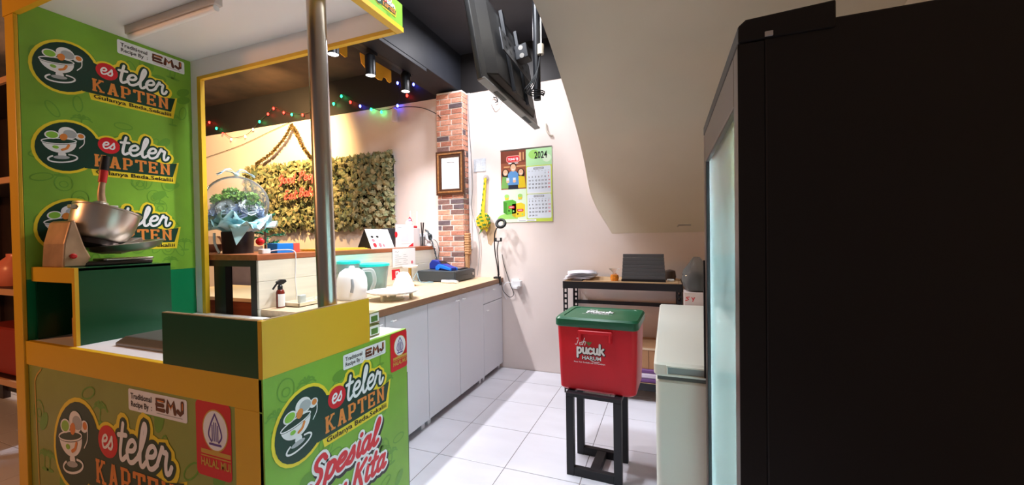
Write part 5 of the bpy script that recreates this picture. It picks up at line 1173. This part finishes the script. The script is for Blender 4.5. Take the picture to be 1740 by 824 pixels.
# cooler box on wooden stand
cl = thing('cooler_box', 'red cooler box with dark green lid standing on a black wooden stand', 'cooler', (-.332, 2.15, .418), math.radians(-2.5))
redm = mat('red_cooler_plastic', (206, 24, 40), .38); lidg = mat('green_cooler_lid', (18, 92, 60), .35)
m = MB().use(redm)
def rr_ring(w, d, z, r=.03, n=4):
    p = []
    for cx, cy, a0 in ((w-r, d-r, 0), (-w+r, d-r, 90), (-w+r, -d+r, 180), (w-r, -d+r, 270)):
        for k in range(n+1): a = math.radians(a0+90*k/n); p.append(Vector((cx+r*math.cos(a), cy+r*math.sin(a), z)))
    return p
m.loft([rr_ring(.178, .138, 0), rr_ring(.190, .150, .012), rr_ring(.200, .160, .325), rr_ring(.200, .160, .330)]); body = m.build('body', cl, smooth=40)
m = MB().use(redm)
m.tube([(-.075, -.162, .262), (-.075, -.170, .268), (-.075, -.170, .31)], .008, 8); m.tube([(.075, -.162, .262), (.075, -.170, .268), (.075, -.170, .31)], .008, 8); m.rbox(-.085, .085, -.176, -.162, .300, .318, .004)
m.build('handle', cl, smooth=40)
m = MB().use(lidg).loft([rr_ring(.204, .166, .330), rr_ring(.208, .170, .336), rr_ring(.208, .170, .368), rr_ring(.200, .162, .378), rr_ring(.172, .144, .379), rr_ring(.170, .142, .375)]); lid = m.build('lid', cl, smooth=35)
def pucuk(mb, pr, k=1.0, blackout=True):
    script(pr, 'Teh', -.083, .066, .021, .0035, pwhite, 1, slant=.3, n=4)
    for d in (-1, 0, 1): pr.stroke([(-.008, .068), (-.008+d*.012, .084)], .006, mat('print_leaf', (90, 130, 70), .4), 1, n=0)
    for w, mm, l, dx in ((.0165, pblack, .6, .002), (.0105, pwhite, 1.4, 0)): script(pr, 'pucuk', -.075+dx, .022-dx, .030, w, mm, l, slant=0, sx=1.16, n=3)
    pr.text('HARUM', -.046, -.011, .027, pblack, .6, bold=.0022, width=.100); pr.text('HARUM', -.047, -.010, .027, pwhite, 1.2, bold=.0006, width=.100)
    pr.stroke([(.0, -.012), (.02, -.020), (.045, -.018)], .003, pwhite, 1, n=4)
    pr.text('Rasa Teh Terbaik ada di Pucuknya', -.09, -.030, .010, pwhite, 1, bold=.0002, width=.165)
m = MB(); sl = Vector((0, -.01/.313, 1)).normalized(); q = Print(m, (-.025, -.1562, .178), (1, 0, 0), sl, Vector((0, -1, -.032)).normalized(), .95); pucuk(m, q); m.build('logo_print', body)
m = MB(); q = Print(m, (-.01, -.01, .3755), (1, 0, 0), (0, 1, 0), (0, 0, 1), .95); pucuk(m, q); m.build('logo_print', lid)
st = thing('wooden_stand', 'black painted wooden stand with square legs under the red cooler', 'stand', (-.345, 2.08, 0), math.radians(-2.5))
bw = mat('black_painted_wood', (24, 24, 30), .5, var=.15, vscale=10, stretch=(1, 1, .2))
for x in (-.118, .118):
    for y in (-.105, .105): MB().use(bw).box(x-.019, x+.019, y-.017, y+.017, .0, .40).build('leg', st, bevel=.002)
for y in (-.105, .105):
    MB().use(bw).box(-.099, .099, y-.015, y+.015, .0, .042).build('stretcher', st, bevel=.002)
    MB().use(bw).box(-.137, .137, y-.017, y+.017, .40, .418).build('top_rail', st, bevel=.002)
MB().use(bw).box(-.024, .024, -.09, .09, .006, .040).build('stretcher', st, bevel=.002)
MB().use(bw).box(-.137, -.10, -.088, .088, .401, .417).build('top_rail', st); MB().use(bw).box(.10, .137, -.088, .088, .401, .417).build('top_rail', st)

# hook and pipe on the wall below the soffit
tag(MB().use(chrome).tube([(.165, 3.39, 1.28), (.165, 3.30, 1.28), (.08, 3.29, 1.28), (.075, 3.29, 1.265)], .006, 8).build('wall_hook', smooth=40, base=True), 'small metal hook on the wall under the stairs beside the fridge', 'hook')

# ================================================================== DINING SIDE BEHIND THE BAR
t = thing('dining_table', 'cream-topped dining table with brown wooden legs seen under the bar', 'table', (-3.3, 2.42, 0))
bwn = mat('brown_table_wood', (142, 78, 48), .5, var=.2, vscale=6, stretch=(1, 6, 6))
MB(t).use(mat('cream_laminate', (240, 222, 176), .4)).box(-4.2, -2.72, 2.12, 2.75, .735, .765).build('table_top', bevel=.003)
MB(t).use(bwn).box(-4.15, -2.77, 2.16, 2.19, .58, .735).build('apron')
for x in (-4.12, -2.80):
    for y in (2.2, 2.67): MB(t).use(bwn).box(x-.03, x+.03, y-.03, y+.03, 0, .735).build('leg')
t = thing('wooden_bench', 'brown wooden bench beside the dining table behind the bar', 'bench', (-2.95, 1.95, 0))
MB(t).use(bwn).box(-3.6, -2.66, 1.80, 2.06, .60, .64).build('seat')
for x in (-3.5, -2.76): MB(t).use(bwn).box(x-.025, x+.025, 1.84, 2.02, 0, .60).build('leg')
t = thing('draped_chair', 'dark chair draped with a grey-violet cloth behind the dining table', 'chair', (-3.75, 2.95, 0))
for x in (-3.98, -3.52):
    for y in (2.85, 3.18): MB(t).use(black).box(x-.018, x+.018, y-.018, y+.018, 0, .45 if y > 3 else 1.12).build('leg')
MB(t).use(black).box(-4.0, -3.5, 2.83, 3.2, .45, .48).build('seat')
m = MB(t).use(mat('grey_violet_cloth', (112, 104, 122), .8, var=.15, vscale=6)); rows = []
for i in range(9):
    z = 1.16-.065*i; rows.append([Vector((-4.02+.055*j, 2.82-.012*math.sin(j*1.4+i*.6)-.01*(i > 0), z-.01*math.sin(j*.9))) for j in range(11)])
m.loft(rows, False, False, closed=False); o = m.build('cloth_drape', smooth=60); o.modifiers.new('t', 'SOLIDIFY').thickness = .012
t.location.x -= .30
# dark shelf at the far left of the stall
t = thing('dark_wooden_shelf', 'dark wooden open shelf standing beyond the left end of the stall cart', 'shelf', (-4.0, 1.28, 0))
dw = mat('dark_shelf_wood', (46, 28, 22), .5, var=.3, vscale=8); lw = mat('lit_shelf_edge', (206, 160, 118), .5)  # edge colour is paler to paint in light on the shelf fronts
for x in (-4.9, -3.42):
    for y in (1.14, 1.46): MB(t).use(dw).box(x-.03, x+.03, y-.02, y+.02, 0.0, 2.3).build('upright')
for z in (.36, .92, 1.60, 2.2):
    MB(t).use(dw).box(-4.9, -3.42, 1.15, 1.46, z-.02, z+.02).build('shelf_board'); MB(t).use(lw).box(-4.9, -3.42, 1.135, 1.15, z-.018, z+.018).build('edge_strip')
MB(t).use(dw).box(-4.9, -3.42, 1.46, 1.475, .06, 2.3).build('back_panel')
tag(MB().use(mat('pink_jar', (226, 130, 104), .3)).lathe([(0, 0), (.08, 0), (.11, .06), (.10, .14), (.05, .19), (.05, .21), (0, .21)], (-4.05, 1.28, .94), 24, cap=False).build('clay_jar', smooth=50, base=True), 'rounded pinkish jar on the dark wooden shelf', 'jar')
tag(MB().use(mat('red_crate', (150, 50, 40), .5)).rbox(-4.3, -3.7, 1.18, 1.42, .38, .68, .02).build('red_crate', base=True), 'dull red crate on a low board of the dark wooden shelf', 'crate')
bpy.context.view_layer.update()
